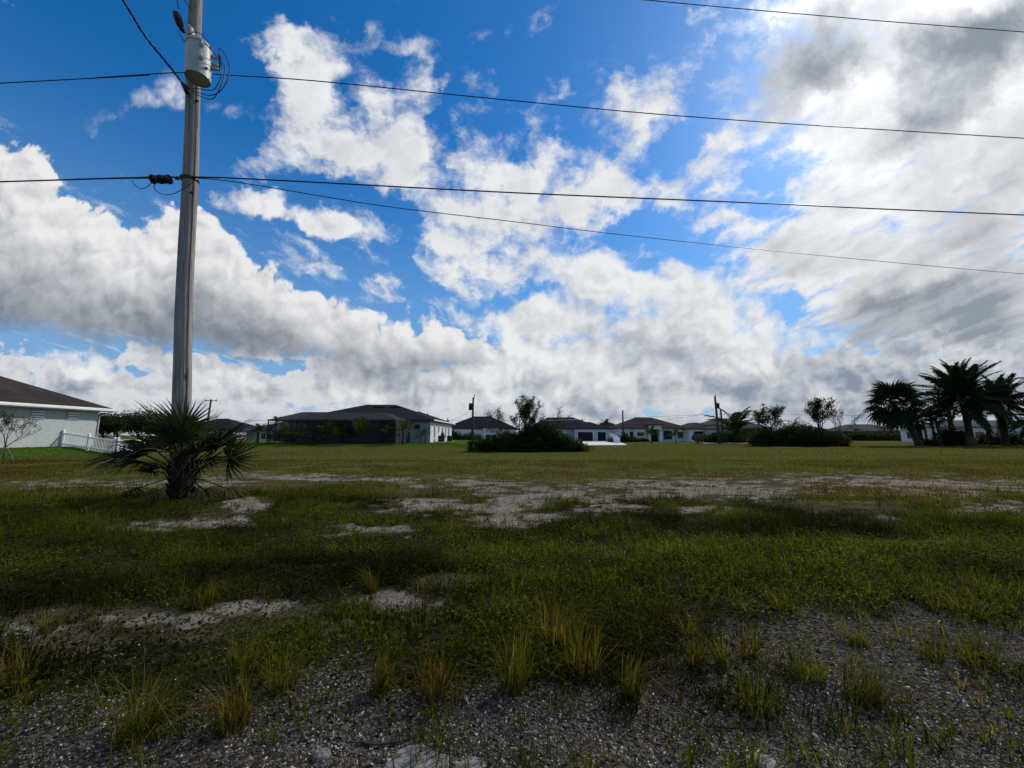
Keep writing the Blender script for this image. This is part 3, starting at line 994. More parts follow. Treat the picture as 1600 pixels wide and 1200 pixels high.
# --- white picket fence
def picket_fence(label, p0, p1, n_pan):
    t = thing('picket_fence', label, 'fence', (p0[0], p0[1], 0))
    d = Vector((p1[0] - p0[0], p1[1] - p0[1], 0))
    L = d.length
    t.rotation_euler.z = math.atan2(d.y, d.x)
    u = d / L

    def gz(s): return Hs(p0[0] + u.x * s, p0[1] + u.y * s)
    pk = MB().box(-0.02, 0.02, -0.011, 0.011, 0, 1.08).add([(-0.02, -0.011, 1.08), (0.02, -0.011, 1.08), (0.02, 0.011, 1.08), (-0.02, 0.011, 1.08), (0, 0, 1.13)],
                                                      [(0, 1, 4), (1, 2, 4), (2, 3, 4), (3, 0, 4)]).mesh('picket')
    ps = MB().box(-0.065, 0.065, -0.065, 0.065, -0.2, 1.24).box(-0.085, 0.085, -0.085, 0.085, 1.24, 1.28).add(
        [(-0.08, -0.08, 1.28), (0.08, -0.08, 1.28), (0.08, 0.08, 1.28), (-0.08, 0.08, 1.28), (0, 0, 1.35)], [(0, 1, 4), (1, 2, 4), (2, 3, 4), (3, 0, 4)]).mesh('post')
    for k in range(n_pan + 1):
        s = L * k / n_pan
        link('post', ps, M['vinyl'], t, (s, 0, gz(s)))
    for k in range(n_pan):
        a, b = L * k / n_pan + 0.07, L * (k + 1) / n_pan - 0.07
        za, zb = gz(a), gz(b)
        for h in (0.18, 0.98):
            r = MB()
            r.add([(a, -0.035, za + h), (b, -0.035, zb + h), (b, 0.035, zb + h), (a, 0.035, za + h),
                   (a, -0.035, za + h + 0.10), (b, -0.035, zb + h + 0.10), (b, 0.035, zb + h + 0.10), (a, 0.035, za + h + 0.10)],
                  [(3, 2, 1, 0), (4, 5, 6, 7), (0, 1, 5, 4), (1, 2, 6, 5), (2, 3, 7, 6), (3, 0, 4, 7)])
            r.build('rail', M['vinyl'], t)
        n = int((b - a) / 0.115)
        for q in range(n):
            s = a + (q + 0.5) * (b - a) / n
            link('picket', pk, M['vinyl'], t, (s, 0.047, gz(s) + 0.06))


picket_fence('white picket fence run that meets the grey house wall, left of the palm', (-35.9, 31.0), (-31.75, 31.0), 2)
picket_fence('white picket fence run receding behind the foreground palm', (-31.6, 31.15), (-31.6, 35.6), 2)


# --- dark-roofed house with the screened pool cage
def cage_house():
    z = 0.55
    t = thing('screened_house', 'grey house with dark hip roof and a large screened pool cage, centre left', 'house', (-10.8, 51.0, z))
    # local: x 0 right wall, y 0 rear wall that faces the field
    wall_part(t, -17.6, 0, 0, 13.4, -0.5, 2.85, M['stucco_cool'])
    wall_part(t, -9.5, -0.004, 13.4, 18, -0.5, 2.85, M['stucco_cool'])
    wall_part(t, 0.002, 0.03, 0.02, 18, -0.5, 2.85, M['stucco_white'], 'side_wall')  # paler skin on this one wall, its sunlight is put into the colour
    roof_part(t, (-17.8, 0, 0, 13.4), 2.85, 0.345, M['roof_dark'], 0.55, M['bronze'])
    roof_part(t, (-9.5, 0, 8.0, 18), 2.84, 0.36, M['roof_dark'], 0.53, M['trim_white'])
    MB().box(0.56, 0.63, -0.5, 18.4, 2.86, 3.02).build('gutter', M['trim_white'], t)
    for x in (-9.4, -7.0):                                   # ridge vents
        MB().box(x, x + 1.5, 5.05, 5.35, 5.03, 5.09).build('roof_vent', M['roof_grey'], t)
    MB().tube([(-1.6, 5.5, 3.2), (-1.6, 5.5, 4.15)], 0.07, 8).build('vent_pipe', M['roof_grey'], t)
    opening(t, 'f', -2.1, -1.35, 1.75, 2.35, 0.0, M['stucco_cool'])
    opening(t, 'f', -6.6, -4.9, 0.1, 2.2, 0.0, M['bronze'], M['glass'], 'door', 1)
    for y0, y1, z0, z1 in ((2.3, 3.0, 0.7, 2.2), (5.4, 6.0, 1.4, 2.2), (8.3, 9.2, 0.6, 2.1), (11.3, 12.0, 0.5, 2.2), (14.2, 15.2, 0.6, 2.2)):
        opening(t, 'r', y0, y1, z0, z1, 0.03, M['trim_white'])
    # lanai: rear wall openings, kept dark by the dense cage screens
    opening(t, 'f', -15.4, -11.5, 0.1, 2.3, 0.0, M['bronze'], M['glass'], 'sliding_door', 3)
    opening(t, 'f', -10.9, -9.3, 0.8, 2.2, 0.0, M['bronze'], M['glass'], 'window', 0)
    # cage
    cg = MB()
    X0, X1, Y0, Y1, ZE = -17.0, -2.4, -7.0, -0.62, 2.72
    XA, XB, YA, ZT = -14.6, -5.2, -4.4, 3.72
    b = 0.05
    cg.box(X0 - b, X1 + b, Y0 - b, Y0 + b, ZE - 0.12, ZE)
    cage = cg.build('cage_beam', M['bronze'], t)
    MB().box(X0 - b, X0 + b, Y0 + b, Y1, ZE - 0.12, ZE).build('cage_beam', M['bronze'], t)
    MB().box(X1 - b, X1 + b, Y0 + b, Y1, ZE - 0.12, ZE).build('cage_beam', M['bronze'], t)
    MB().box(XA, XB, YA - b, YA + b, ZT - 0.1, ZT).build('cage_beam', M['bronze'], t)
    MB().box(XA - b, XA + b, YA, Y1 + 1.6, ZT - 0.1, ZT - 0.002).build('cage_beam', M['bronze'], t)
    MB().box(XB - b, XB + b, YA, Y1 + 1.6, ZT - 0.1, ZT - 0.002).build('cage_beam', M['bronze'], t)

    def bar(p, q, r=0.05, name='cage_rafter', mat=None): MB().tube([p, q], r, 4).build(name, mat or M['bronze'], t)
    xs = [X0 + (X1 - X0) * k / 7 for k in range(8)]
    xt = [XA + (XB - XA) * k / 5 for k in range(6)]
    post = MB().box(-b, b, -b, b, -0.45, ZE - 0.122).mesh('cage_post')
    for x in xs: link('cage_post', post, M['bronze'], t, (x, Y0, 0))
    for k in range(1, 5):
        y = Y0 + (Y1 - Y0) * k / 4.4
        link('cage_post', post, M['bronze'], t, (X0, y, 0)); link('cage_post', post, M['bronze'], t, (X1, y, 0))
    bar((X0, Y0, ZE - .05), (XA, YA, ZT - .05)); bar((X1, Y0, ZE - .05), (XB, YA, ZT - .05), 0.06, mat=M['roof_grey'])
    for x, x2 in zip(xs[1:-1], xt): bar((x, Y0, ZE - .05), (x2, YA, ZT - .05), 0.045, mat=M['roof_grey'])
    for x2 in xt[1:-1]: bar((x2, YA, ZT - .05), (x2, Y1 + 1.5, ZT - .05), 0.04)
    for k in (1, 2, 3):
        f = k / 4.0
        bar((X0 , Y0 + (Y1 - Y0) * f, ZE - .05), (XA, YA + (Y1 - YA) * f, ZT - .05)); bar((X1, Y0 + (Y1 - Y0) * f, ZE - .05), (XB, YA + (Y1 - YA) * f, ZT - .05))
    MB().box(X0, X1, Y0 - 0.03, Y0 + 0.03, 0.55, 0.62).build('cage_rail', M['bronze'], t)

    def sheet(vs, mat, name='screen'): MB().add(vs, [(0, 1, 2, 3)]).build(name, mat, t)
    for i in range(7): sheet([(xs[i] + b, Y0, -0.4), (xs[i + 1] - b, Y0, -0.4), (xs[i + 1] - b, Y0, ZE - .13), (xs[i] + b, Y0, ZE - .13)], M['screen_thin'] if i == 0 else M['screen'])
    ys = [Y0 + (Y1 - Y0) * k / 4.4 for k in range(5)]
    for i in range(4):
        for xx, mt in ((X0, M['screen_thin']), (X1, M['screen'])):
            sheet([(xx, ys[i] + b, -0.4), (xx, ys[i + 1] - b, -0.4), (xx, ys[i + 1] - b, ZE - .13), (xx, ys[i] + b, ZE - .13)], mt)
    sheet([(X0, Y0, ZE + .01), (X1, Y0, ZE + .01), (XB, YA, ZT + .01), (XA, YA, ZT + .01)], M['screen'], 'roof_screen')
    sheet([(X0, Y0, ZE + .01), (XA, YA, ZT + .01), (XA, Y1, ZT + .01), (X0, Y1, ZE + .01)], M['screen'], 'roof_screen')
    sheet([(X1, Y0, ZE + .01), (X1, Y1, ZE + .01), (XB, Y1, ZT + .01), (XB, YA, ZT + .01)], M['screen'], 'roof_screen')
    sheet([(XA, YA, ZT + .012), (XB, YA, ZT + .012), (XB, Y1, ZT + .012), (XA, Y1, ZT + .012)], M['screen'], 'roof_screen')
    MB().box(X0 - .1, X1 + .1, Y0 - .1, -0.01, -0.45, -0.02).build('patio_slab', M['concrete'], t)


cage_house()


def ac_unit(loc, label):
    t = thing('air_conditioner', label, 'air conditioner', loc)
    MB().box(-0.38, 0.38, -0.38, 0.38, 0.08, 0.85).build('cabinet', M['black_metal'], t)
    MB().box(-0.42, 0.42, -0.42, 0.42, 0.851, 0.91).build('fan_grille', M['roof_grey'], t)
    MB().box(-0.5, 0.5, -0.5, 0.5, -0.06, 0.078).build('base_pad', M['concrete'], t)


ac_unit((-9.9, 54.5, 0.55), 'dark air conditioner beside the sunlit white side wall, nearer the field')
ac_unit((-9.7, 60.5, 0.52), 'dark air conditioner beside the sunlit white side wall, farther from the field')
g = thing('water_softener', 'dark upright water tank standing against the sunlit white side wall', 'tank', (-10.25, 57.2, 0.55))
MB().tube([(0, 0, -.05), (0, 0, 1.1), (0, 0, 1.3), (0, 0, 1.42)], [0.26, 0.26, 0.2, 0.06], 14).build('tank_body', M['black_metal'], g, smooth=True)
MB().tube([(0, 0, 1.40), (0, 0, 1.55)], 0.09, 10).build('valve_head', M['roof_grey'], g)


# --- the other houses along the far street
def far_house(name, label, cx, y, z, w, d, hgt, wallm, roofm, pitch=0.42, parts=(), wings=(), over=0.5, fascia=None):
    t = thing(name, label, 'house', (cx, y, z))
    wall_part(t, -w / 2, w / 2, 0, d, -0.6, hgt, wallm)
    roof_part(t, (-w / 2, w / 2, 0, d), hgt, pitch, roofm, over, fascia)
    for (x0, x1, y0, y1, hh, pp) in wings:
        wall_part(t, x0, x1, y0, y1, -0.6, hh, wallm, 'wing_wall')
        roof_part(t, (x0, x1, y0, y1), hh, pp, roofm, over * 0.9, fascia)
    for p in parts:
        opening(t, 'f', *p[:4], *p[4:])
    return t


BR = M['trim_white']
# white house between the cage house and the big bush
h3 = far_house('white_house', 'white house with charcoal hip roof behind the utility pole, left of the big bush', -7.9, 95, 0.1, 17.5, 13, 2.95, M['stucco_white'], M['roof_navy'], 0.46,
               [(-7.6, -5.6, 0.0, 2.3, 0.0, BR, M['dark_door'], 'garage_door', 0), (-2.6, -1.2, 0.7, 2.1, 0.0), (1.6, 4.2, 0.1, 1.6, -2.0, BR, M['glass'], 'door', 1), (6.0, 7.6, 0.7, 2.0, 0.0)],
               [(0.9, 4.9, -2.0, 4.0, 3.15, 0.42)])
wall_part(h3, 1.6, 4.2, -2.05, -2.01, 2.0, 2.9, M['stucco_teal'], 'transom_panel')
# garage house right of the bush
h4 = far_house('garage_house', 'white house with charcoal hip roof and two wide dark garage doors', 12.8, 95, 0.05, 18.5, 12, 2.95, M['stucco_teal'], M['roof_navy'], 0.46,
               [(2.9, 6.5, 0.1, 2.25, -2.5, BR, M['dark_door'], 'garage_door', 0), (7.6, 9.6, 0.1, 2.25, -2.5, BR, M['dark_door'], 'garage_door', 0),
                (-0.7, 0.6, 0.6, 1.9, 0.0), (-5.8, -4.2, 0.6, 2.0, 0.0)],
               [(2.2, 10.4, -2.5, 5, 2.9, 0.40)])
wall_part(h4, -3.2, -2.7, -0.5, -0.02, -0.5, 2.9, M['stucco_white'], 'porch_column')
for zz in (0.6, 1.1, 1.65):
    for a, b in ((2.9, 6.5), (7.6, 9.6)):
        MB().box(a + .01, b - .01, -2.53, -2.523, zz, zz + 0.03).build('panel_joint', M['black_metal'], h4)
# dark house set further back
far_house('dark_roofed_house', 'house with plain charcoal roof set back beside the bare pole, behind the coconut palm', 32.0, 125, 0.1, 12, 12, 2.9, M['stucco_cool'], M['roof_navy'], 0.48,
          [(-3.5, -2.3, 0.7, 2.0, 0.0), (1.2, 2.6, 0.7, 2.0, 0.0)])
# portico house
h6 = far_house('portico_house', 'white house with red-brown hip roof and a tall entry portico, right of centre', 33.4, 92, 0.15, 16.0, 12, 2.95, M['stucco_white'], M['roof_red'], 0.42,
               [(-7.4, -6.5, 0.5, 2.2, 0.0), (-5.5, -4.6, 0.5, 2.2, 0.0), (-3.9, -2.4, 1.2, 2.0, -0.8, M['stucco_teal']), (2.6, 4.6, 0.4, 2.4, 0.0, M['stucco_teal']), (5.9, 7.2, 0.6, 2.2, 0.0)],
               [(-4.6, -2.0, -0.8, 4, 2.9, 0.3), (7.4, 14.2, -3, 8, 2.7, 0.40)])
wall_part(h6, -1.25, 1.75, -1.2, -1.0, 2.75, 3.7, M['stucco_white'], 'portico_beam')
wall_part(h6, -1.25, -0.75, -1.21, -0.6, -0.4, 2.748, M['trim_white'], 'portico_column')
wall_part(h6, 1.25, 1.75, -1.21, -0.6, -0.4, 2.748, M['trim_white'], 'portico_column')
wall_part(h6, -0.7, 1.2, -0.1, -0.02, -0.3, 2.7, M['dark_door'], 'front_door')
roof_part(h6, (-1.3, 1.8, -1.2, 4.0), 3.7, 0.35, M['roof_red'], 0.35)
opening(h6, 'f', 8.4, 13.4, 0.1, 2.25, -3.0, BR, M['dark_door'], 'garage_door', 0)  # dark pane stands in for the shade inside the open garage
# grey-roofed house behind the hedge
far_house('grey_roofed_house', 'low house with grey hip roof behind a dark hedge and a feathery palm', 51.5, 88, 0.2, 15, 11, 2.7, M['stucco_cool'], M['roof_grey'], 0.42,
          [(-6.3, -5.0, 0.7, 2.0, 0.0), (-2.0, -0.6, 0.7, 2.0, 0.0)])
far_house('distant_house', 'far low house with olive grey roof left of the leaning palm', 120, 128, 0.2, 19, 11, 2.5, M['roof_grey'], M['roof_grey'], 0.40, [(-4, -2.6, 0.7, 1.9, 0.0)])
far_house('farther_house', 'farthest dark low roof just right of the dark bushes', 106, 135, 0.2, 15, 11, 2.5, M['roof_grey'], M['roof_dark'], 0.34)
h9 = far_house('long_white_house', 'long white house with grey roof seen through the palm trunks at the right', 101.8, 78, 0.1, 27, 10, 3.0, M['stucco_white'], M['roof_grey'], 0.26,
          [(-12.0, -11.2, 0.8, 2.1, 0.0), (-8.6, -6.8, 0.6, 2.1, 0.0), (-4.2, -3.4, 0.5, 2.3, 0.0), (8.2, 8.9, 0.6, 2.3, 0.0)])
opening(h9, 'l', 7.6, 8.6, 0.7, 2.1, -13.5)
opening(h9, 'l', 2.6, 3.4, 0.5, 2.2, -13.5)
wall_part(h9, -2.0, 6.5, -0.06, -0.01, 0.0, 2.3, M['stucco_cool'], 'garage_door')
# houses on the left behind the fence
far_house('blue_roofed_house', 'low house with blue-grey roof beyond the lawn, left of the pool cage', -45.0, 78, 0.1, 17, 11, 2.3, M['stucco_cool'], M['roof_blue'], 0.36,
          [(-5.5, -3.5, 0.6, 1.8, 0.0, BR, M['glass'], 'window', 1), (2.2, 4.6, 0.6, 1.8, 0.0, BR, M['glass'], 'window', 1)], [(3.0, 8.0, -3, 6, 2.25, 0.42)])
far_house('hidden_house', 'dark roof peeking out just right of the big utility pole', -64.0, 80, 0.1, 13, 11, 2.5, M['stucco_cool'], M['roof_dark'], 0.4)

# --- driveways
def slab(name, pts, label=None):
    m = MB()
    n = len(pts)
    lo = [(x, y, Hs(x, y) - 0.1) for x, y in pts]
    up = [(x, y, Hs(x, y) + 0.05) for x, y in pts]
    m.add(lo + up, [tuple(range(n - 1, -1, -1)), tuple(range(n, 2 * n))] + [(k, (k + 1) % n, n + (k + 1) % n, n + k) for k in range(n)])
    return tag(m.build(name, M['concrete']), kind='structure')


slab('driveway', [(15.2, 92.4), (22.8, 92.4), (21.0, 74.0), (17.5, 59.0), (10.2, 57.5), (11.5, 66.0)])
slab('driveway', [(41.0, 88.8), (47.5, 88.8), (44.5, 70.5), (35.0, 70.5), (38.0, 79)])
slab('driveway', [(-17.0, 94.8), (-12.8, 94.8), (-8.5, 74), (-13.0, 72)])

# --- solid white fence beside the garage house
fz = thing('privacy_fence', 'solid white vinyl fence slanting down beside the two garage doors', 'fence', (23.6, 94, 0))
for k in range(6):
    y0 = -k * 3.4
    hh = 1.9 if k < 3 else 1.9 - 0.25 * (k - 2)
    MB().box(-0.025, 0.025, y0 - 3.34, y0 - 0.06, 0.05, hh - 0.05).build('fence_panel', M['vinyl'], fz, loc=(-k * 0.62, 0, 0))
    MB().box(-0.065, 0.065, y0 - 0.06, y0 + 0.06, -0.1, hh + 0.08).build('post', M['vinyl'], fz, loc=(-k * 0.62, 0, 0))


# --- dark sport utility vehicle on the drive
def suv(loc, rz, label):
    t = thing('parked_car', label, 'car', loc, rz)
    # profile along x (front +x), body of full width then a narrower cabin
    prof = [(-2.35, .45), (-2.38, .95), (-2.3, 1.10), (1.15, 1.08), (2.15, .98), (2.36, .80), (2.38, .42), (1.9, .34), (-1.9, .34)]
    def extrude(pr, hw, ins=0.0, zc=0.0):
        n = len(pr)
        v = [(x, -hw, z) for x, z in pr] + [(x, hw, z) for x, z in pr]
        return v, [tuple(range(n - 1, -1, -1)), tuple(range(n, 2 * n))] + [(k, (k + 1) % n, n + (k + 1) % n, n + k) for k in range(n)]
    b = MB().add(*extrude(prof, 0.95))
    body = b.build('body', M['car_paint'], t)
    md = body.modifiers.new('bevel', 'BEVEL'); md.width = 0.08; md.segments = 2; md.limit_method = 'ANGLE'
    lo = [(-2.25, 1.09), (1.25, 1.09)]; hi = [(-2.0, 1.74), (0.35, 1.74)]
    v = [(lo[0][0], -.9, lo[0][1]), (lo[1][0], -.9, lo[1][1]), (lo[1][0], .9, lo[1][1]), (lo[0][0], .9, lo[0][1]),
         (hi[0][0], -.68, hi[0][1]), (hi[1][0], -.68, hi[1][1]), (hi[1][0], .68, hi[1][1]), (hi[0][0], .68, hi[0][1])]
    MB().add(v, [(3, 2, 1, 0), (4, 5, 6, 7), (0, 1, 5, 4), (1, 2, 6, 5), (2, 3, 7, 6), (3, 0, 4, 7)]).build('window_glass', M['glass'], t)
    MB().box(-2.05, 0.42, -.72, .72, 1.735, 1.79).build('roof', M['car_paint'], t)
    for x in (-1.45, 1.45):
        for s in (-1, 1):
            w = MB().tube([(x, s * 0.74, .37), (x, s * 0.98, .37)], 0.37, 18).build('wheel', M['rubber'], t)
            MB().tube([(x, s * 0.981, .37), (x, s * 0.99, .37)], 0.22, 14).build('rim', M['roof_grey'], w)
    for s in (-1, 1):
        MB().box(2.33, 2.41, s * .72 - .18, s * .72 + .18, .72, .86).build('headlight', M['trim_white'], t)
        MB().box(-2.42, -2.34, s * .78 - .12, s * .78 + .12, .8, 1.05).build('tail_light', M['roof_red'], t)
        MB().box(.85, 1.0, s * 1.0 - .1, s * 1.0 + .1, 1.1, 1.25).build('mirror', M['car_paint'], t)


suv((40.8, 82.5, Hs(40.8, 82.5) + 0.06), math.radians(-28), 'dark sport utility vehicle parked on the drive of the portico house')


# ------------------------------------------------------------------ palms
def feather_mesh(name, L, n, leaf, droop, colr, seed, vee=0.5, wid=0.035):
    """one feather frond along +x: arching midrib with paired leaflets"""
    r = np.random.default_rng(seed)
    V, T, C = [], [], []
    ts = np.linspace(0, 1, 9)

    def mid(t): return np.array([L * (t - 0.10 * droop * t ** 2.5), 0, L * (0.18 * t - droop * t ** 2.2)])
    pts = [mid(t) for t in ts]
    for i in range(8):                                   # midrib, a thin wedge
        w0, w1 = 0.028 * L / 3 * (1 - ts[i] * .85), 0.028 * L / 3 * (1 - ts[i + 1] * .85)
        o = len(V)
        V += [pts[i] + (0, w0, 0), pts[i] - (0, w0, 0), pts[i + 1] + (0, w1, 0), pts[i + 1] - (0, w1, 0), pts[i] - (0, 0, w0), pts[i + 1] - (0, 0, w1)]
        T += [(o, o + 1, o + 3), (o, o + 3, o + 2), (o, o + 2, o + 5), (o, o + 5, o + 4), (o + 1, o + 4, o + 5), (o + 1, o + 5, o + 3)]
        C += [(0.022, 0.024, 0.010)] * 6
    for k in range(n):
        t = 0.16 + 0.84 * (k + r.uniform(-.3, .3)) / n
        t = min(max(t, 0.14), 1.0)
        p = mid(t); tg = mid(min(t + .03, 1.03)) - p; tg /= np.linalg.norm(tg)
        ll = leaf * (0.55 + 0.9 * math.sin(math.pi * min(1, 0.12 + t * 0.86))) * r.uniform(.85, 1.1)
        for s in (-1, 1):
            d = tg * (0.45 + 0.55 * t) + np.array([0, s * (1.0 - 0.35 * t), vee * (1 - t)]) * 0.9 + r.normal(0, .08, 3)
            d /= np.linalg.norm(d)
            m_ = p + d * ll * .55
            e = p + d * ll + np.array([0, 0, -ll * (0.16 + 0.22 * r.uniform())])
            w = np.cross(d, (0, 0, 1)); w = w / (np.linalg.norm(w) + 1e-6) * wid * (L / 3) ** .5
            o = len(V)
            V += [p - w * .6, p + w * .6, m_ + w, m_ - w, e]
            T += [(o, o + 1, o + 2), (o, o + 2, o + 3), (o + 3, o + 2, o + 4)]
            c = np.array(colr) * r.uniform(.7, 1.35)
            C += [c] * 5
    return fast_mesh(name, np.array(V), np.array(T), np.array(C))


def fan_mesh(name, pet, R, n, spread, droop, colr, seed, seg=3, cup=0.25, wid=1.0, tipdry=0.0):
    """one fan frond along +x: stalk, then a pleated half-open fan of long tapering blades"""
    r = np.random.default_rng(seed)
    V, T, C = [], [], []
    w = 0.011 + 0.006 * R
    for i in range(4):                                   # petiole, slightly arched
        t0, t1 = i / 4, (i + 1) / 4
        a = np.array([pet * t0, 0, -0.10 * pet * t0 ** 2]); b = np.array([pet * t1, 0, -0.10 * pet * t1 ** 2])
        o = len(V)
        V += [a + (0, w, 0), a - (0, w, 0), b + (0, w, 0), b - (0, w, 0), a - (0, 0, w), b - (0, 0, w)]
        T += [(o, o + 1, o + 3), (o, o + 3, o + 2), (o, o + 2, o + 5), (o, o + 5, o + 4), (o + 1, o + 4, o + 5), (o + 1, o + 5, o + 3)]
        C += [(0.024, 0.028, 0.012)] * 6
    hub = np.array([pet, 0, -0.10 * pet])
    for k in range(n):
        a = math.radians(spread) * ((k + .5) / n * 2 - 1) / 1.0 + r.normal(0, .02)
        ll = R * (0.72 + 0.30 * math.cos(a * .75)) * r.uniform(.88, 1.06)
        d = np.array([math.cos(a), math.sin(a), 0.0])
        sd = np.array([-math.sin(a), math.cos(a), 0.0])
        o = len(V)
        c = np.array(colr) * r.uniform(.7, 1.3)
        bw = R * math.radians(spread) * 2 / n * 0.30 * wid
        lift = cup * abs(math.sin(a)) + r.normal(0, .05)
        for j in range(seg + 1):
            u = j / seg
            p = hub + d * ll * u + np.array([0, 0, ll * (lift * u - droop * u ** 2.4 * r.uniform(.8, 1.2))])
            ww = bw * (0.25 + 2.3 * u) if u < .34 else bw * max(0.0, 1.08 * (1 - ((u - .34) / .66) ** 1.3))
            f = np.array([0, 0, ww * .55])
            cc = c * (1 - tipdry * u) + np.array([0.14, 0.10, 0.05]) * tipdry * u
            if j < seg:
                V += [p + sd * ww + f, p, p - sd * ww + f]; C += [cc] * 3
            else:
                V += [p]; C += [cc]
        for j in range(seg - 1):
            b0, b1 = o + 3 * j, o + 3 * (j + 1)
            T += [(b0, b0 + 1, b1 + 1), (b0, b1 + 1, b1), (b0 + 1, b0 + 2, b1 + 2), (b0 + 1, b1 + 2, b1 + 1)]
        b0, e = o + 3 * (seg - 1), o + 3 * seg
        T += [(b0, b0 + 1, e), (b0 + 1, b0 + 2, e)]
    return fast_mesh(name, np.array(V), np.array(T), np.array(C))


def trunk_mesh(pts, rad, n=12, rings=0.0, seed=0):
    r = random.Random(seed)
    P, Rr = [], []
    for i in range(len(pts) - 1):
        a, b = Vector(pts[i]), Vector(pts[i + 1])
        k = max(2, int((b - a).length / 0.22))
        for q in range(k):
            f = q / k
            P.append(a.lerp(b, f)); Rr.append((rad[i] * (1 - f) + rad[i + 1] * f) * (1 + rings * (0.5 - r.random())) * (1.06 if q % 2 else 0.96))
    P.append(Vector(pts[-1])); Rr.append(rad[-1])
    return MB().tube(P, Rr, n).mesh('trunk', True)


def crown(t, meshes, top, n, el_hi, el_lo, seed, sc=(0.9, 1.1), roll=0.5, name='frond', gold=True):
    """fronds round the top of a trunk, from upright to hanging"""
    r = random.Random(seed)
    for k in range(n):
        f = (k + .5) / n
        az = k * 2.39996 + r.uniform(-.25, .25)
        el = math.radians(el_hi + (el_lo - el_hi) * f + r.uniform(-9, 9))
        s = r.uniform(*sc)
        q = Matrix.Rotation(az, 4, 'Z') @ Matrix.Rotation(-el, 4, 'Y') @ Matrix.Rotation(r.uniform(-roll, roll), 4, 'X')
        o = link(name, meshes[k % len(meshes)], M['frond'], t)
        o.matrix_local = Matrix.Translation(Vector(top) + Vector((0, 0, r.uniform(-.06, .06)))) @ q @ Matrix.Scale(s, 4)


# young feather palms on the lawn of the cage house and along the far street
YOUNG = [feather_mesh('young_frond', 1.55, 22, 0.42, 0.34, (0.030, 0.052, 0.014), 100 + k, wid=0.03) for k in range(2)]
YOUNGY = [feather_mesh('young_frond', 1.6, 22, 0.40, 0.22, (0.055, 0.078, 0.018), 104 + k, wid=0.03) for k in range(2)]
BIGF = [feather_mesh('coconut_frond', 2.6, 26, 0.60, 0.42, (0.030, 0.046, 0.013), 110 + k, wid=0.045) for k in range(2)]


def young_palm(px, py, top, Y, label, meshes, n=9, hi=80, lo=15, sc=1.0, th=0.35, name='young_palm', tr=0.07, group='young palms on the cage house lawn'):
    p = at(px, py, Y)
    p.z = Hs(p.x, p.y)
    tall = at(px, top, Y).z - p.z
    t = thing(name, label, 'palm', p, group=group)
    hgt = tall * th
    link('trunk', trunk_mesh([(0, 0, -.1), (0.02, 0, hgt * .5), (0, 0, hgt + .05)], [tr * 1.25, tr, tr * .8], 8, .1, px), M['palm_bark'], t)
    s = (tall - hgt) / (1.25 if hi > 70 else 0.9) * sc
    crown(t, meshes, (0, 0, hgt), n, hi, lo, px, (s * .9, s * 1.08))
    return t


young_palm(402, 697, 660, 47, 'double-headed bushy palm on the lawn between the big pole and the pool cage', YOUNG, 16, 75, -20, 0.85, 0.55, tr=0.14)
young_palm(420, 694, 664, 49, 'smaller palm head close to the right of the double-headed palm', YOUNG, 11, 70, -20, 0.7, 0.65)
young_palm(447, 701, 664, 42.5, 'young green palm at the left corner post of the pool cage', YOUNGY, 9, 80, 25)
young_palm(472, 702, 671, 42, 'dark young palm second from the left along the pool cage', YOUNG, 9, 65, -5)
young_palm(513, 697, 659, 43, 'wide spreading palm in front of the pool cage', YOUNG, 12, 80, 15)
young_palm(524, 699, 664, 42.4, 'palm leaning against the wide spreading one, with a pale trunk', YOUNG, 9, 75, 10)
young_palm(565, 699, 659, 42.4, 'upright yellow-green palm in front of the pool cage', YOUNGY, 10, 82, 45)
young_palm(608, 700, 666, 42, 'small palm at the right corner of the pool cage', YOUNG, 9, 75, 0, 1, .5)
young_palm(629, 697, 656, 43, 'fuller palm in front of the grey wall, pale thick trunk', YOUNGY, 14, 75, -10, .85, .55, tr=0.12)
young_palm(657, 696, 671, 44, 'left one of twin small palms below the little high window', YOUNG, 8, 60, -15, .9, .65, tr=.05)
young_palm(664, 696, 670, 44.5, 'right one of twin small palms below the little high window', YOUNG, 8, 60, -15, .9, .65, tr=.05)
STR = 'palms along the far street'
young_palm(1018, 694, 668, 68, 'young yellowish palm on the grass before the entry portico', YOUNGY, 11, 70, 0, .9, .5, group=STR)
young_palm(1056, 695, 671, 66, 'thin young palm on the grass before the portico house garage', YOUNGY, 9, 70, 0, .9, .5, group=STR)
young_palm(1150, 691, 652, 72, 'feathery palm rising in front of the grey roof', BIGF, 18, 80, -25, .9, .35, 'feather_palm', .16, STR)


def coconut(px, py, hub, Y, label, n=12, s=1.0, tr=.13):
    p = at(px, py, Y); p.z = Hs(p.x, p.y)
    h = at(px, hub, Y).z - p.z
    t = thing('coconut_palm', label, 'palm', p, group=STR)
    link('trunk', trunk_mesh([(0, 0, -.1), (.1, 0, h * .5), (0, 0, h)], [tr * 1.4, tr, tr * .9], 8, .1, px), M['palm_bark'], t)
    crown(t, BIGF, (0, 0, h), n, 75, -35, px, (s * .85, s * 1.1), .3)


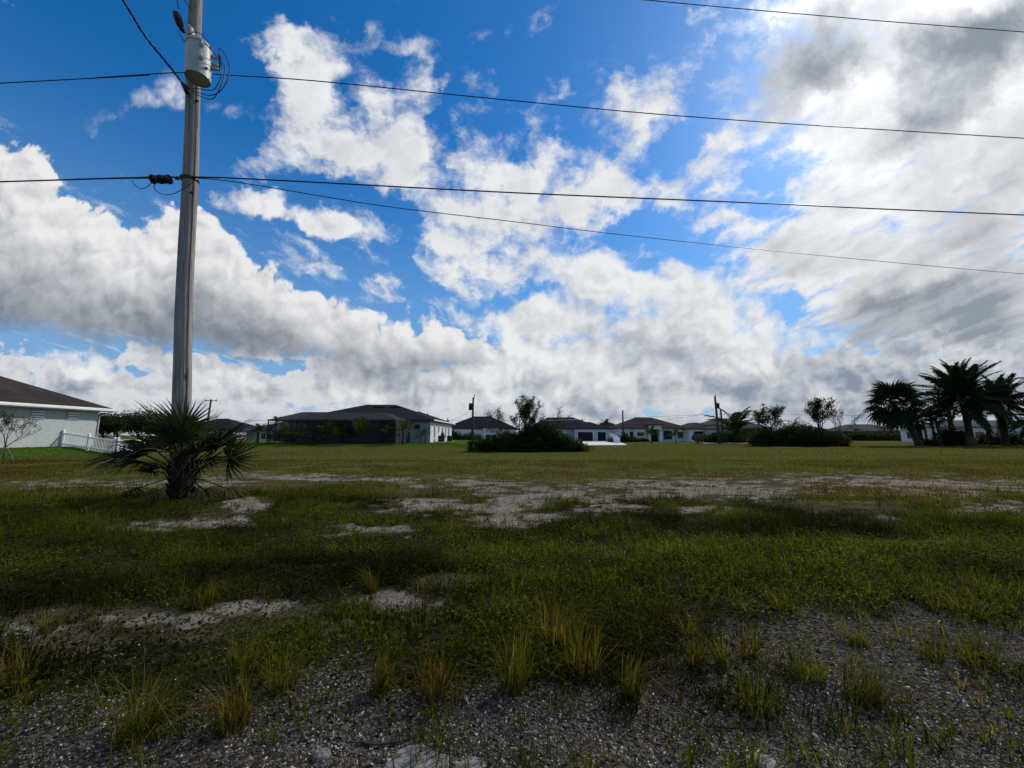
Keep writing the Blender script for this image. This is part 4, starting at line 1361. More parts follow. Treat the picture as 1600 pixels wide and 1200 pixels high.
coconut(947, 690, 664, 105, 'coconut palm silhouette above the roofs beside the bare pole', 11, 1.0)
coconut(909, 689, 661, 112, 'tuft of a palm showing over the charcoal garage roof', 9, .55)
coconut(979, 690, 671, 104, 'dark palm head behind the left end of the red-brown roof', 9, .75)
coconut(1099, 690, 671, 100, 'tall thin palm with ragged head right of the portico house', 10, 1.1)
coconut(1112, 690, 674, 101, 'small bent palm head next to the ragged tall palm', 5, .9)
coconut(1243, 690, 664, 64, 'palm head poking out of the dark bushes', 8, .6)
coconut(1340, 690, 674, 120, 'tiny round palm head left of the leaning palm', 8, .8)
coconut(1383, 690, 674, 125, 'left one of two distant palm heads over the olive roof', 8, .9)
coconut(1394, 690, 674, 126, 'right one of two distant palm heads over the olive roof', 8, .9)
coconut(430, 690, 660, 80, 'distant dark palm head behind the cage corner', 10, .7)

# --- big palms at the right edge
SABAL = [fan_mesh('fan_frond', 1.7, 1.45, 26, 130, 0.6, (0.020, 0.040, 0.020), 120 + k, 3, .25) for k in range(3)]
DATE = [feather_mesh('date_frond', 4.6, 54, 0.56, 0.30, (0.020, 0.040, 0.020), 130 + k, vee=.8, wid=0.036) for k in range(3)]
DEAD = [fan_mesh('dead_frond', 0.9, 1.0, 14, 60, 0.5, (0.07, 0.05, 0.035), 127, 3, .1)]
BIGG = 'big palms at the right edge'


def big_palm(label, base, mids, top, rad, meshes, n, hi, lo, sc, seed, name, boot=0.0, dead=0):
    z = Hs(base[0], base[1])
    t = thing(name, label, 'palm', (base[0], base[1], z), group=BIGG)
    pts = [(0, 0, -.2)] + mids + [top]
    link('trunk', trunk_mesh(pts, rad, 14, .16, seed), M['palm_bark'], t)
    if boot:
        MB().tube([(0, 0, -.1), (0, 0, .5), (0, 0, 1.0), (0, 0, 1.5)], [boot, boot * 1.15, boot * .95, rad[1] * 1.02], 12).build('root_boss', M['bark'], t, smooth=True)
    crown(t, meshes, top, n, hi, lo, seed, sc, .7)
    if dead: crown(t, DEAD, (top[0], top[1], top[2] - .3), dead, -50, -80, seed + 1, (.9, 1.2), name='dead_frond')
    return t


b = at(1438, 697, 54); c = at(1400, 632, 54)
big_palm('leaning fan palm with round shaggy crown, leftmost of the big palms', (b.x, 54), [((c.x - b.x) * .35, 0, 2.2), ((c.x - b.x) * .75, 0, 4.3)], (c.x - b.x - .3, 0, c.z),
         [.42, .32, .27, .26], SABAL, 80, 85, -70, (1.0, 1.38), 201, 'fan_palm', 0, 8)
b = at(1517, 694, 55); c = at(1514, 622, 55)
big_palm('tall date palm with wide feathery crown, biggest of the group', (b.x, 55), [(0, 0, 3.0)], (-.2, 0, c.z), [.44, .36, .38], DATE, 78, 86, -42, (1.15, 1.36), 202, 'date_palm', .58)
b = at(1572, 695, 57); c = at(1568, 634, 57)
big_palm('stout date palm with thick pale trunk right of the tallest one', (b.x, 57), [(0, 0, 3.0)], (0, 0, c.z), [.42, .38, .36], DATE, 60, 80, -42, (.95, 1.15), 203, 'date_palm')
b = at(1554, 695, 58.5); c = at(1545, 640, 58.5)
big_palm('slanting thin palm trunk between the two date palms', (b.x, 58.5), [(-.8, 0, 2.6)], (-1.8, 0, c.z), [.25, .2, .2], SABAL, 12, 75, -30, (.6, .8), 204, 'fan_palm')
b = at(1440, 694, 60); c = at(1434, 646, 60)
big_palm('shaggy brown palm just behind the leaning trunk', (b.x, 60), [(-.1, 0, 2)], (-.4, 0, c.z - .6), [.3, .3, .3], SABAL, 14, 80, -30, (.5, .65), 205, 'fan_palm', 0, 7)
for px, tp, sd, lb in ((1462, 652, 206, 'thin upright palm, first right of the leaning trunk'), (1470, 650, 207, 'thin pale palm trunk, second right of the leaning trunk'), (1449, 655, 208, 'short dark palm between leaning trunk and thin palms')):
    b = at(px, 696, 56 + sd % 3); c = at(px - 4, tp, 56 + sd % 3)
    big_palm(lb, (b.x, 56 + sd % 3), [(0, 0, 2)], (-.3, 0, c.z - .3), [.17, .14, .13], SABAL, 11, 75, -20, (.5, .65), sd, 'fan_palm')
b = at(1625, 697, 54); c = at(1618, 655, 54)
big_palm('palm half cut off by the right edge', (b.x, 54), [(0, 0, 2)], (0, 0, c.z), [.4, .35, .3], DATE, 36, 75, -55, (.62, .75), 211, 'date_palm')
b = at(1490, 694, 61); c = at(1488, 640, 61)
big_palm('shorter date palm filling the gap left of the tallest one', (b.x, 61), [(0, 0, 2)], (0, 0, c.z), [.3, .28, .26], DATE, 34, 75, -25, (.55, .7), 212, 'date_palm')


# --- foreground fan palm at the foot of the big pole
M['palm_fibre'] = plain('palm_fibre', (0.026, 0.020, 0.014), 0.95, 0.5, 14, spec=0.05, bump_d=0.02)


def front_palm():
    bx, by = -7.42, 8.85
    bz = Hs(bx, by)
    t = thing('fan_palm', 'young dark fan palm growing at the foot of the big wooden pole', 'palm', (bx, by, bz))
    link('trunk', trunk_mesh([(0, 0, -.1), (0, .02, .35), (.02, 0, .85), (.02, 0, 1.15)], [.26, .25, .21, .10], 14, .35, 5), M['palm_fibre'], t)
    rb = random.Random(77)
    for k in range(46):                                      # cut leaf bases that clothe the trunk
        a = k * 2.4 + rb.uniform(-.2, .2); z = .05 + 1.0 * k / 46; rr = .25 - .05 * z
        o_ = Vector((math.cos(a), math.sin(a), 0)); sd_ = Vector((-o_.y, o_.x, 0))
        p_ = o_ * rr * .85 + Vector((0, 0, z)); e_ = p_ + (o_ * .55 + Vector((0, 0, 1)) + sd_ * rb.uniform(-.35, .35)) * rb.uniform(.14, .26)
        MB().add([p_ - sd_ * .055, p_ + sd_ * .055, p_ + o_ * .05, e_ - sd_ * .022, e_ + sd_ * .022, e_ + o_ * .02],
                 [(0, 3, 4, 1), (0, 2, 5, 3), (1, 4, 5, 2), (3, 5, 4), (0, 1, 2)]).build('leaf_base', M['palm_fibre'], t)
    dk, md, ye = (0.014, 0.028, 0.013), (0.024, 0.045, 0.019), (0.055, 0.055, 0.024)
    vs = {}
    for i, (nm, R, n, sp, dr, cl, cu) in enumerate((('a', .84, 27, 98, .26, md, .35), ('b', .86, 28, 105, .42, dk, .30), ('c', .80, 24, 90, .70, dk, .2),
                                                    ('d', .92, 24, 80, .18, md, .40), ('e', .62, 20, 85, .95, ye, .1), ('f', .62, 22, 135, .22, dk, .3))):
        vs[nm] = [fan_mesh('frond_' + nm, p, R * .76, n, sp, dr, cl, 300 + i * 3 + k, 5, cu, .74, .25) for k, p in enumerate((.62, .85))]
    # (hub in the photograph, depth offset, mesh, stalk variant, roll, extra pitch)
    L = [(235, 741, -.35, 'f', 0, 0.5, 35), (200, 692, .15, 'b', 1, -.5, 5), (252, 678, .0, 'd', 1, .3, 15), (268, 668, .35, 'a', 1, 0, 10),
         (283, 672, -.4, 'a', 1, 0, 15), (318, 684, .1, 'd', 1, .2, 10), (340, 688, -.2, 'a', 1, .3, 8), (345, 700, .3, 'c', 1, .4, -5), (352, 722, -.1, 'd', 1, 1.25, 12),
         (325, 702, -.6, 'c', 0, .2, -5), (205, 704, -.2, 'c', 1, -.3, -8), (306, 712, -.45, 'a', 0, .5, 30), (312, 735, -.4, 'd', 0, 1.0, 25),
         (356, 748, -.1, 'e', 1, .2, -15), (202, 752, -.05, 'e', 1, -.4, -15), (298, 686, .45, 'b', 1, -.1, 12), (224, 680, .3, 'b', 1, -.2, 5), (334, 698, -.35, 'b', 1, .3, 6), (228, 716, .35, 'c', 1, .2, 0),
         (268, 690, -.5, 'b', 0, 0, 25), (270, 700, .5, 'a', 0, 0, 20), (318, 758, -.35, 'e', 0, .4, -5), (250, 760, -.5, 'e', 0, -.4, -10)]
    brn = [fan_mesh('dead_frond', .5, .55, 18, 75, .9, (0.045, 0.033, 0.022), 340 + k, 4, .1, .5) for k in range(2)]
    for k in range(9):
        o = link('dead_frond', brn[k % 2], M['frond'], t)
        o.matrix_local = Matrix.Translation((0, 0, .5)) @ Matrix.Rotation(k * .72 + .3, 4, 'Z') @ Matrix.Rotation(math.radians(28 + 9 * (k % 3)), 4, 'Y') @ Matrix.Rotation(.5 * (k % 2) - .2, 4, 'X')
    org = Vector((bx, by, bz + .62))
    for i, (px, py, dy, nm, kk, roll, ep) in enumerate(L):
        h = at(px, py, by + dy)
        d = h - org
        az = math.atan2(d.y, d.x)
        el = math.atan2(d.z, math.hypot(d.x, d.y))
        pl = (.62, .85)[kk]
        s = min(max(d.length / pl, .8), 1.35)
        o = link('frond', vs[nm][kk], M['frond'], t)
        o.matrix_local = Matrix.Translation((0, 0, .62)) @ Matrix.Rotation(az, 4, 'Z') @ Matrix.Rotation(-(el + math.radians(ep * .35)), 4, 'Y') @ Matrix.Rotation(roll, 4, 'X') @ Matrix.Scale(s, 4)
    # dry leaf bases and litter round the foot
    r = np.random.default_rng(41)
    n = 700
    a = r.uniform(0, 6.28, n); q = np.abs(r.normal(0, .75, n)) + .12
    x, y = bx + np.cos(a) * q * 1.25, by + np.sin(a) * q * .75
    v, tr, cc = blades(x, y, r.uniform(.05, .22, n), r.uniform(.006, .014, n), palette(n, [(0.05, 0.038, 0.026), (0.09, 0.07, 0.05), (0.03, 0.024, 0.016)], [.5, .2, .3], 42), 1.4, seed=43)
    tag(link('palm_litter', fast_mesh('palm_litter', v, tr, cc), M['grass']), 'dry brown leaf litter heaped round the foot of the fan palm', 'leaf litter', kind='stuff')


front_palm()


# ------------------------------------------------------------------ broadleaf trees and bushes
def branchy(r, pts, rad, mb, tips, depth, length, spread, up=.3):
    """grow limbs recursively, side shoots all along each limb, and remember where the leaves go"""
    p, d = pts
    q = p + d * length
    mid = p.lerp(q, .5) + Vector((r.uniform(-1, 1), r.uniform(-1, 1), r.uniform(-.3, .6))) * length * .07
    mb.tube([p, mid, q], [rad, rad * .75, rad * .45], 6 if depth > 1 else 4, False)
    for f in (.35, .6, .8, 1.0): tips.append(((p.lerp(mid, f * 2) if f < .5 else mid.lerp(q, f * 2 - 1)), depth))
    if depth == 0: return
    for k in range(r.choice((4, 5))):
        f = (.3, .5, .7, .88, 1.0)[k]
        st = p.lerp(mid, f * 2) if f < .5 else mid.lerp(q, f * 2 - 1)
        nd = (d * .8 + Vector((r.uniform(-1, 1), r.uniform(-1, 1), r.uniform(-.35, .6) + up * .3)) * spread * 1.35).normalized()
        branchy(r, (st, nd), rad * .5, mb, tips, depth - 1, length * r.uniform(.45, .68) * (1.15 - .35 * f), spread, up)


def leafy(pts, n, sig, size, cols, seed):
    r = np.random.default_rng(seed)
    P = np.array([tuple(p) for p in pts])
    k = r.integers(0, len(P), n)
    x = P[k] + r.normal(0, 1, (n, 3)) * sig
    c = palette(n, cols, [1] * len(cols), seed + 1, .35)
    return leaves(x[:, 0], x[:, 1], x[:, 2], r.uniform(.6, 1.3, n) * size, c, seed + 2, .2)


DKG = [(0.022, 0.040, 0.014), (0.040, 0.060, 0.017), (0.013, 0.024, 0.010)]
MDG = [(0.034, 0.052, 0.012), (0.045, 0.062, 0.014), (0.022, 0.036, 0.010)]


def tree(name, label, base, dirs, length, rad, depth, n, sig, size, cols, seed, spread=.55, trunk_h=.0, group=None, cat='tree', minz=0.0):
    r = random.Random(seed)
    t = thing(name, label, cat, (base[0], base[1], Hs(base[0], base[1])), group=group)
    mb, tips = MB(), []
    p = Vector((0, 0, -.1))
    if trunk_h:
        mb.tube([p, (0.03, 0, trunk_h * .5), (0, 0, trunk_h)], [rad * 1.3, rad, rad * .9], 8)
        p = Vector((0, 0, trunk_h))
    for d in dirs: branchy(r, (p, Vector(d).normalized()), rad * .75, mb, tips, depth, length, spread)
    mb.build('trunk', M['bark'], t, smooth=True)
    tp = [q for q, dd in tips if dd <= 1 and q.z > minz]
    v, tr, c = leafy(tp, n, sig, size, cols, seed)
    link('crown', fast_mesh('crown', v, tr, c), M['leaf'], t)
    return t


def bush(name, label, boxes, n, size, cols, seed, base, group=None):
    """a dense mass made of overlapping leafy mounds: (dx, dy, rx, ry, h)"""
    r = np.random.default_rng(seed)
    t = thing(name, label, 'bush', (base[0], base[1], Hs(*base)), group=group)
    A = np.array([b[2] * b[4] + b[3] * b[4] for b in boxes]); A = A / A.sum()
    V, T, C, o = [], [], [], 0
    st = MB()
    for b, a in zip(boxes, A):
        m = int(n * a)
        u = r.normal(0, 1, (m, 3)); u[:, 2] = np.abs(u[:, 2]); u /= np.linalg.norm(u, axis=1)[:, None]
        lump = 1 + .85 * (fbm(u[:, 0] * 3 + b[0] + 9, u[:, 1] * 3 + u[:, 2] * 2.5 + b[1] + 9, 3, seed) - .5) * 2
        rad = (r.uniform(.55, 1, m) ** .6) * lump
        x = u * rad[:, None] * np.array([b[2], b[3], b[4]]) + np.array([b[0], b[1], 0])
        v, tr, c = leaves(x[:, 0], x[:, 1], x[:, 2] + .03, r.uniform(.6, 1.3, m) * size, palette(m, cols, [1] * len(cols), seed + 3, .4), seed + int(b[0] * 10) % 97, .3)
        V.append(v); T.append(tr + o); C.append(c); o += len(v)
        for _ in range(5):
            e = Vector((b[0] + r.normal() * b[2] * .5, b[1] + r.normal() * b[3] * .4, b[4] * r.uniform(.6, 1.1)))
            st.tube([(b[0], b[1], -.1), ((b[0] + e.x) / 2 + .1, (b[1] + e.y) / 2, e.z * .5), e], [.06, .045, .02], 5, False)
    st.build('stems', M['bark'], t)
    link('foliage', fast_mesh('foliage', np.vstack(V), np.vstack(T), np.vstack(C)), M['leaf'], t)
    return t


# the big dark bush in the middle of the field
bush('wild_bush', 'big wild dark bush in the middle of the field', [(-3.2, .2, 1.3, 1.2, 1.0), (-2.2, 0, 1.4, 1.4, 1.5), (-1.1, .2, 1.3, 1.5, 1.9), (-.1, .3, 1.4, 1.6, 2.2), (.9, 0, 1.5, 1.6, 2.5), (1.9, .2, 1.3, 1.5, 2.2), (2.8, 0, 1.3, 1.4, 1.6), (3.7, 0, 1.2, 1.2, 1.1), (4.4, -.2, .8, .9, .7), (0, -1.0, 3.0, .9, 1.0)],
     52000, .15, DKG, 51, (1.45, 36.6))
bush('shrub', 'lighter green low shrub at the left foot of the big dark bush', [(0, 0, .9, .8, 1.0), (.8, -.2, .8, .7, .9)], 5000, .13, MDG, 52, (-3.0, 35.6), 'shrubs at the foot of the big bush')
bush('shrub', 'lighter green low shrub at the right foot of the big dark bush', [(0, 0, 1.1, .8, .95), (-1.0, .1, .9, .7, 1.3)], 6000, .13, MDG, 53, (6.0, 35.8), 'shrubs at the foot of the big bush')
tree('wispy_tree', 'wispy tree leaning right out of the big dark bush', (0.9, 36.9), [(.16, 0, 1), (-.05, .1, 1), (.45, 0, 1)], 2.55, .09, 3, 5600, .09, .13, DKG, 54, .5, .9)
tree('wispy_tree', 'small thin tree at the left end of the big dark bush', (-1.25, 36.6), [(0, 0, 1), (-.2, 0, .9)], 2.2, .05, 2, 1000, .13, .12, DKG, 55, .5, .8)
tree('wispy_tree', 'bare-topped thin tree at the right shoulder of the big dark bush', (3.9, 37), [(.15, 0, 1), (.45, 0, .9)], 2.2, .05, 2, 420, .10, .11, DKG, 56, .4, .7)

# bush row with two open trees, right of centre
bush('hedge_bush', 'long dark green bush row under the two open trees', [(-4.9, 0, 1.5, 1.6, 1.7), (-3.6, .3, 1.6, 1.8, 2.5), (-2.1, .3, 1.5, 1.8, 2.2), (-.7, 0, 1.6, 1.9, 2.9), (.8, 0, 1.6, 1.9, 2.4), (2.2, .2, 1.5, 1.8, 2.7), (3.5, 0, 1.5, 1.8, 2.3), (4.8, 0, 1.4, 1.6, 1.8), (5.9, -.2, 1.0, 1.3, 1.1), (0, -1.2, 4.5, 1.0, 1.4)],
     46000, .19, [(0.016, 0.030, 0.012), (0.026, 0.044, 0.015), (0.036, 0.052, 0.018)], 61, (39.3, 53.5))
tree('open_tree', 'open-crowned tree with gappy leaves, left of the two above the bush row', (36.0, 54), [(0, 0, 1), (.4, 0, .9), (-.4, .1, .9)], 2.75, .12, 3, 3600, .16, .19, DKG, 62, .75, 1.6)
tree('open_tree', 'upright tree with round leaf clumps, right of the two above the bush row', (42.9, 54), [(0, 0, 1), (.22, 0, 1), (-.2, 0, 1)], 3.15, .11, 3, 3600, .15, .20, DKG, 63, .5, 1.4)
tree('thin_tree', 'thin leaning saplings at the right end of the bush row', (45.0, 54), [(.5, 0, 1), (.8, 0, .7), (.1, 0, 1)], 3.4, .06, 2, 900, .10, .16, DKG, 64, .4, .9)
bush('hedge_bush', 'dark hedge before the grey-roofed house', [(-3, 0, 2.0, 1.2, 1.4), (-.5, 0, 2.0, 1.2, 1.6), (2, .3, 2.2, 1.2, 1.9), (4.5, 0, 2.2, 1.2, 2.0), (7, 0, 2.2, 1.2, 2.0)], 16000, .22, DKG, 65, (41.5, 76))
bush('garden_bush', 'dark shrubs between the drive and the portico house', [(-2, 0, 1.6, 1, 1.2), (0, 0, 1.4, 1, 1.5), (1.8, 0, 1.5, 1, 1.0)], 6000, .2, DKG, 66, (24.5, 84), 'garden shrubs by the far houses')
bush('garden_bush', 'low shrubs under the portico house windows', [(-1.5, 0, 1.4, .8, .8), (.6, 0, 1.6, .8, .7)], 4000, .18, MDG, 67, (29.0, 88), 'garden shrubs by the far houses')
bush('garden_bush', 'green shrubs before the white house behind the utility pole', [(-2.2, 0, 1.6, 1, 1.9), (0, 0, 1.6, 1, 1.3), (2, 0, 1.3, 1, 1.2)], 7000, .2, MDG, 68, (-9.5, 80), 'garden shrubs by the far houses')
bush('garden_bush', 'dark shrubs hiding the right part of the white house', [(-1.5, 0, 1.5, 1, 1.7), (.5, 0, 1.5, 1, 1.5)], 5000, .2, DKG, 69, (0.0, 84), 'garden shrubs by the far houses')
bush('palm_thicket', 'dark thicket of shoots between the big palm trunks', [(-1.2, 0, 1.4, 1.1, 1.9), (.4, 0, 1.3, 1.1, 2.4), (1.8, .2, 1.2, 1, 1.6)], 7000, .25, DKG, 70, (64.2, 56.5))
bush('palm_thicket', 'dark clump at the foot of the leaning palm', [(0, 0, .9, .8, .9), (.7, .2, .7, .7, .7)], 2500, .2, DKG, 71, (58.4, 54.5))
bush('palm_thicket', 'dark bushes along the right edge below the palms', [(0, 0, 2.0, 1.4, 1.6), (3, 0, 2.2, 1.5, 1.9)], 7000, .25, DKG, 72, (74.0, 60))
bush('far_hedge', 'long far dark hedge left of the leaning palm', [(k * 3.4 - 10, 0, 2.8, 1.6, 1.7 + .35 * (k % 3)) for k in range(8)], 16000, .32, DKG, 73, (100, 106))
# trees behind the white fence
for k, (px, Y, hgt, sd, lb) in enumerate(((160, 52, 3.9, 81, 'round dark tree just right of the grey house corner'), (182, 60, 4.6, 82, 'dark tree behind the fence, left of the palm fronds'),
                                          (215, 58, 4.5, 83, 'broad dark tree behind the palm fronds'), (244, 66, 4.9, 84, 'dark tree close to the left of the big pole'))):
    p = at(px, 690, Y)
    tree('round_tree', lb, (p.x, Y), [(0, 0, 1), (.7, 0, .7), (-.7, 0, .7), (0, -.7, .7)], hgt * .48, .12, 2, 6500, hgt * .10, .24, DKG, sd, .65, hgt * .18, 'trees behind the white fence')
for k, (px, Y, sd, lb) in enumerate(((306, 66, 85, 'dark shrub mass right of the big pole, behind the palm'), (455, 58, 86, 'dark shrub mass left of the pool cage'))):
    p = at(px, 690, Y)
    bush('garden_bush', lb, [(-1.2, 0, 1.6, 1, 1.6), (1, 0, 1.6, 1, 1.4)], 5000, .22, DKG, sd, (p.x, Y), 'garden shrubs by the far houses')
# small staked tree by the grey house
sp = at(7, 706, 24.5)
st = tree('staked_sapling', 'thin staked sapling with sparse dark reddish leaves before the grey house', (sp.x, 24.5), [(.15, 0, 1), (.75, .1, .8), (-.5, 0, .9)], 1.5, .035, 3, 1500, .07, .075,
          [(0.030, 0.030, 0.016), (0.055, 0.026, 0.018), (0.02, 0.026, 0.012)], 88, .5, .75)
for s in (-1, 1):
    MB().tube([(s * .55, .1, -.1), (s * .05, 0, .85)], .02, 5).build('stake', M['pole_wood'], st)


# ------------------------------------------------------------------ utility pole in front
def main_pole():
    a, b = at(277.5, 775, 9.6), at(306.5, 0, 9.1)
    base = Vector((a.x, a.y, Hs(a.x, a.y)))
    ax = (b - a).normalized()
    t = thing('utility_pole', 'big weathered wooden utility pole with grey transformer, left foreground', 'utility pole', base)
    t.rotation_mode = 'QUATERNION'
    t.rotation_quaternion = Vector((0, 0, 1)).rotation_difference(ax)
    bpy.context.view_layer.update()
    inv = t.matrix_world.inverted()
    Lp = 15.2
    mb = MB()
    zz = [-.3] + [k * .5 for k in range(0, 31)]
    mb.tube([(0.012 * math.sin(z * .9), 0.012 * math.cos(z * .7), z) for z in zz], [(.197 - .0038 * max(z, 0)) * (1 + .012 * math.sin(z * 3.1)) for z in zz], 28)
    mb.build('shaft', M['pole_wood'], t, smooth=True)

    def loc(px, py, Y): return inv @ at(px, py, Y)
    # transformer tank hangs on the front right of the pole
    c0, c1 = loc(311.5, 113, 8.72), loc(317.5, 60, 8.72)
    cen = Vector(((c0.x + c1.x) / 2, (c0.y + c1.y) / 2, 0))
    z0, z1 = c0.z, c1.z
    R = .272
    cen = cen.normalized() * (R + .20)
    n = 32

    def ring(z, r): return [(cen.x + r * math.cos(2 * math.pi * k / n), cen.y + r * math.sin(2 * math.pi * k / n), z) for k in range(n)]
    prof = [(z0 + .035, R * .90), (z0 + .035, R * .95), (z0, R * .96), (z0, R), (z0 + .05, R), (z1 - .12, R), (z1 - .10, R + .02), (z1 - .06, R + .02), (z1 - .05, R), (z1, R * .93), (z1 + .06, R * .55)]
    V, F = [], []
    for z, r in prof: V += ring(z, r)
    for i in range(len(prof) - 1):
        for k in range(n): F.append((i * n + k, i * n + (k + 1) % n, (i + 1) * n + (k + 1) % n, (i + 1) * n + k))
    F += [tuple(range(n - 1, -1, -1)), tuple((len(prof) - 1) * n + k for k in range(n))]
    tank = MB().add(V, F).build('transformer_tank', M['tank'], t)
    tank['label'] = 'pale grey cylindrical transformer tank'
    for p in tank.data.polygons: p.use_smooth = len(p.vertices) == 4
    mdf = tank.modifiers.new('edge', 'EDGE_SPLIT'); mdf.split_angle = math.radians(40)
    dirc = cen.normalized()
    # camera side of the tank
    cl = (inv @ Vector((0, 0, 1.5))) ; cd = Vector((cl.x - cen.x, cl.y - cen.y, 0)).normalized()
    sd = Vector((-cd.y, cd.x, 0))
    right = sd if (sd.dot(inv.to_3x3() @ Vector((1, 0, 0))) > 0) else -sd

    def onrim(ang, z, out=0.0):
        d = cd * math.cos(ang) + right * math.sin(ang)
        return cen + d * (R + out) + Vector((0, 0, z))
    for z in (z1 - .22, z1 - .58):                           # lifting lugs / hanger pads
        m = MB()
        m.tube([onrim(.18, z, -.01), onrim(.18, z, .055)], .055, 10).tube([onrim(.18, z + .1, .03), onrim(.18, z - .02, .06)], .03, 6)
        m.build('lug', M['tank'], tank)
    MB().tube([onrim(.62, z0 + .22, -.01), onrim(.62, z0 + .22, .05)], .03, 8).build('drain_plug', M['black_metal'], tank)
    lows = []
    for k, (an, z) in enumerate(((1.32, z1 - .26), (1.45, z1 - .42), (1.32, z1 - .58))):
        m = MB()
        m.tube([onrim(an, z, -.01), onrim(an, z, .03), onrim(an, z, .06), onrim(an, z, .09), onrim(an, z, .12), onrim(an, z, .20)], [.05, .055, .04, .05, .035, .018], 10)
        m.build('low_voltage_bushing', M['porcelain'], tank, smooth=True)
        lows.append(onrim(an, z, .19))
    # high-voltage bushing on the lid (slanting up)
    bpos = cen + Vector((0, 0, z1)) - dirc * .10 - right * .14
    top = bpos - right * .06 + Vector((0, 0, .50))
    pts = [bpos.lerp(top, f) for f in np.linspace(0, 1, 11)]
    MB().tube(pts, [.10, .075, .115, .075, .115, .075, .11, .07, .10, .06, .03], 14).build('high_voltage_bushing', M['porcelain'], tank, smooth=True)
    # fuse cutout left of the pole: dark body on a bracket
    q0, q1 = loc(275, 20, 8.8), loc(283, 45, 8.95)
    q2 = loc(292, 53, 9.1)
    MB().tube([q0 + (q0 - q1) * .12, q0, q0.lerp(q1, .3), q0.lerp(q1, .75), q1], [.03, .085, .095, .085, .04], 12).build('fuse_cutout', M['black_metal'], t, smooth=True)
    MB().tube([q1 - (q1 - q0) * .1, q1, q2], [.05, .06, .045], 10).build('cutout_bracket', M['black_metal'], t, smooth=True)
    w = M['cable']

    def wire(pts, r, name='jumper_wire', k=6):
        P = smooth_path([Vector(p) for p in pts], k)
        MB().tube(P, r, 6).build(name, w, t, smooth=True)
    wire([loc(271, -30, 8.8), loc(277, 4, 8.8), loc(279, 14, 8.8)], .012)
    wire([loc(278, 48, 8.85), loc(286, 62, 8.8), loc(293, 68, 8.9)], .010)
    wire([loc(276, -25, 9), loc(289, 2, 9), loc(297, 12, 8.9)], .010)
    clamp = loc(291, 138, 8.95)
    MB().tube([loc(285.5, 131, 8.9), clamp, loc(293, 147, 9.0)], [.05, .075, .05], 10).build('service_clamp', M['black_metal'], t, smooth=True)
    for k, (dx, dy) in enumerate(((0, 0), (-9, -8), (-6, 6))):
        wire([clamp, loc(308, 144 + dy * .7, 8.75), loc(330, 149 + dy, 8.6), loc(348 + dx, 138 + dy * .5, 8.55), loc(359 + dx * 1.3, 112, 8.55), loc(352 + dx, 86 + 4 * k, 8.6), loc(342, 76 + 5 * k, 8.65), lows[k]], .011)
    wire([onrim(-.9, z1 - .02, .01), onrim(-.2, z1 + .07, .02), onrim(.5, z1 + .03, .02), onrim(1.1, z1 - .15, .05), lows[0]], .010)
    # through bolts and the comm cable bracket
    for py in (300, 160, 128):
        c = loc(300 if py > 200 else 303, py, 9.2)
        d = Vector((c.x, c.y, 0)).normalized()
        MB().tube([d * .13 + Vector((0, 0, c.z)), d * .235 + Vector((0, 0, c.z))], .028, 6).build('bolt', M['black_metal'], t)
    gw = inv.to_3x3() @ Vector((.93, -.36, 0)); gw.z = 0; gw.normalize()
    MB().tube([gw * ((.197 - .0038 * z) * 1.012 + .006) + Vector((0.012 * math.sin(z * .9), 0.012 * math.cos(z * .7), z)) for z in [k * .5 for k in range(0, 24)]], .006, 5).build('ground_wire', M['cable'], t)
    c = loc(297, 277, 9.2)
    MB().tube([(0.2, -.03, c.z), (-.19, -.06, c.z)], .045, 8).build('cable_bracket', M['black_metal'], t)
    MB().tube([(0, 0, c.z - .03), (0, 0, c.z + .03)], .205, 24).build('steel_band', M['black_metal'], t, smooth=True)


def smooth_path(P, k=6):
    """Catmull-Rom through the points"""
    out = []
    Q = [P[0] + (P[0] - P[1])] + P + [P[-1] + (P[-1] - P[-2])]
    for i in range(1, len(Q) - 2):
        a, b, c, d = Q[i - 1], Q[i], Q[i + 1], Q[i + 2]
        for j in range(k):
            s = j / k
            out.append(.5 * ((2 * b) + (c - a) * s + (2 * a - 5 * b + 4 * c - d) * s * s + (3 * b - a - 3 * c + d) * s ** 3))
    out.append(P[-1])
    return out


main_pole()


# ------------------------------------------------------------------ overhead lines
def line(name, label, pix, Y0, slope, r, ext=(0.0, 0.0), group='overhead lines on the big pole'):
    """a hanging line surveyed at several points, on an upright plane through the pole"""
    P = [on_plane(px, py, Y0, slope) for px, py in pix]
    if ext[0]: P.insert(0, P[0] + (P[0] - P[1]).normalized() * ext[0] + Vector((0, 0, .004 * ext[0])))
    if ext[1]: P.append(P[-1] + (P[-1] - P[-2]).normalized() * ext[1] + Vector((0, 0, .004 * ext[1])))
    o = MB().tube(smooth_path(P, 5), r, 6).build(name, M['cable'], None, smooth=True)
    tag(o, label, 'cable', group)
    return o


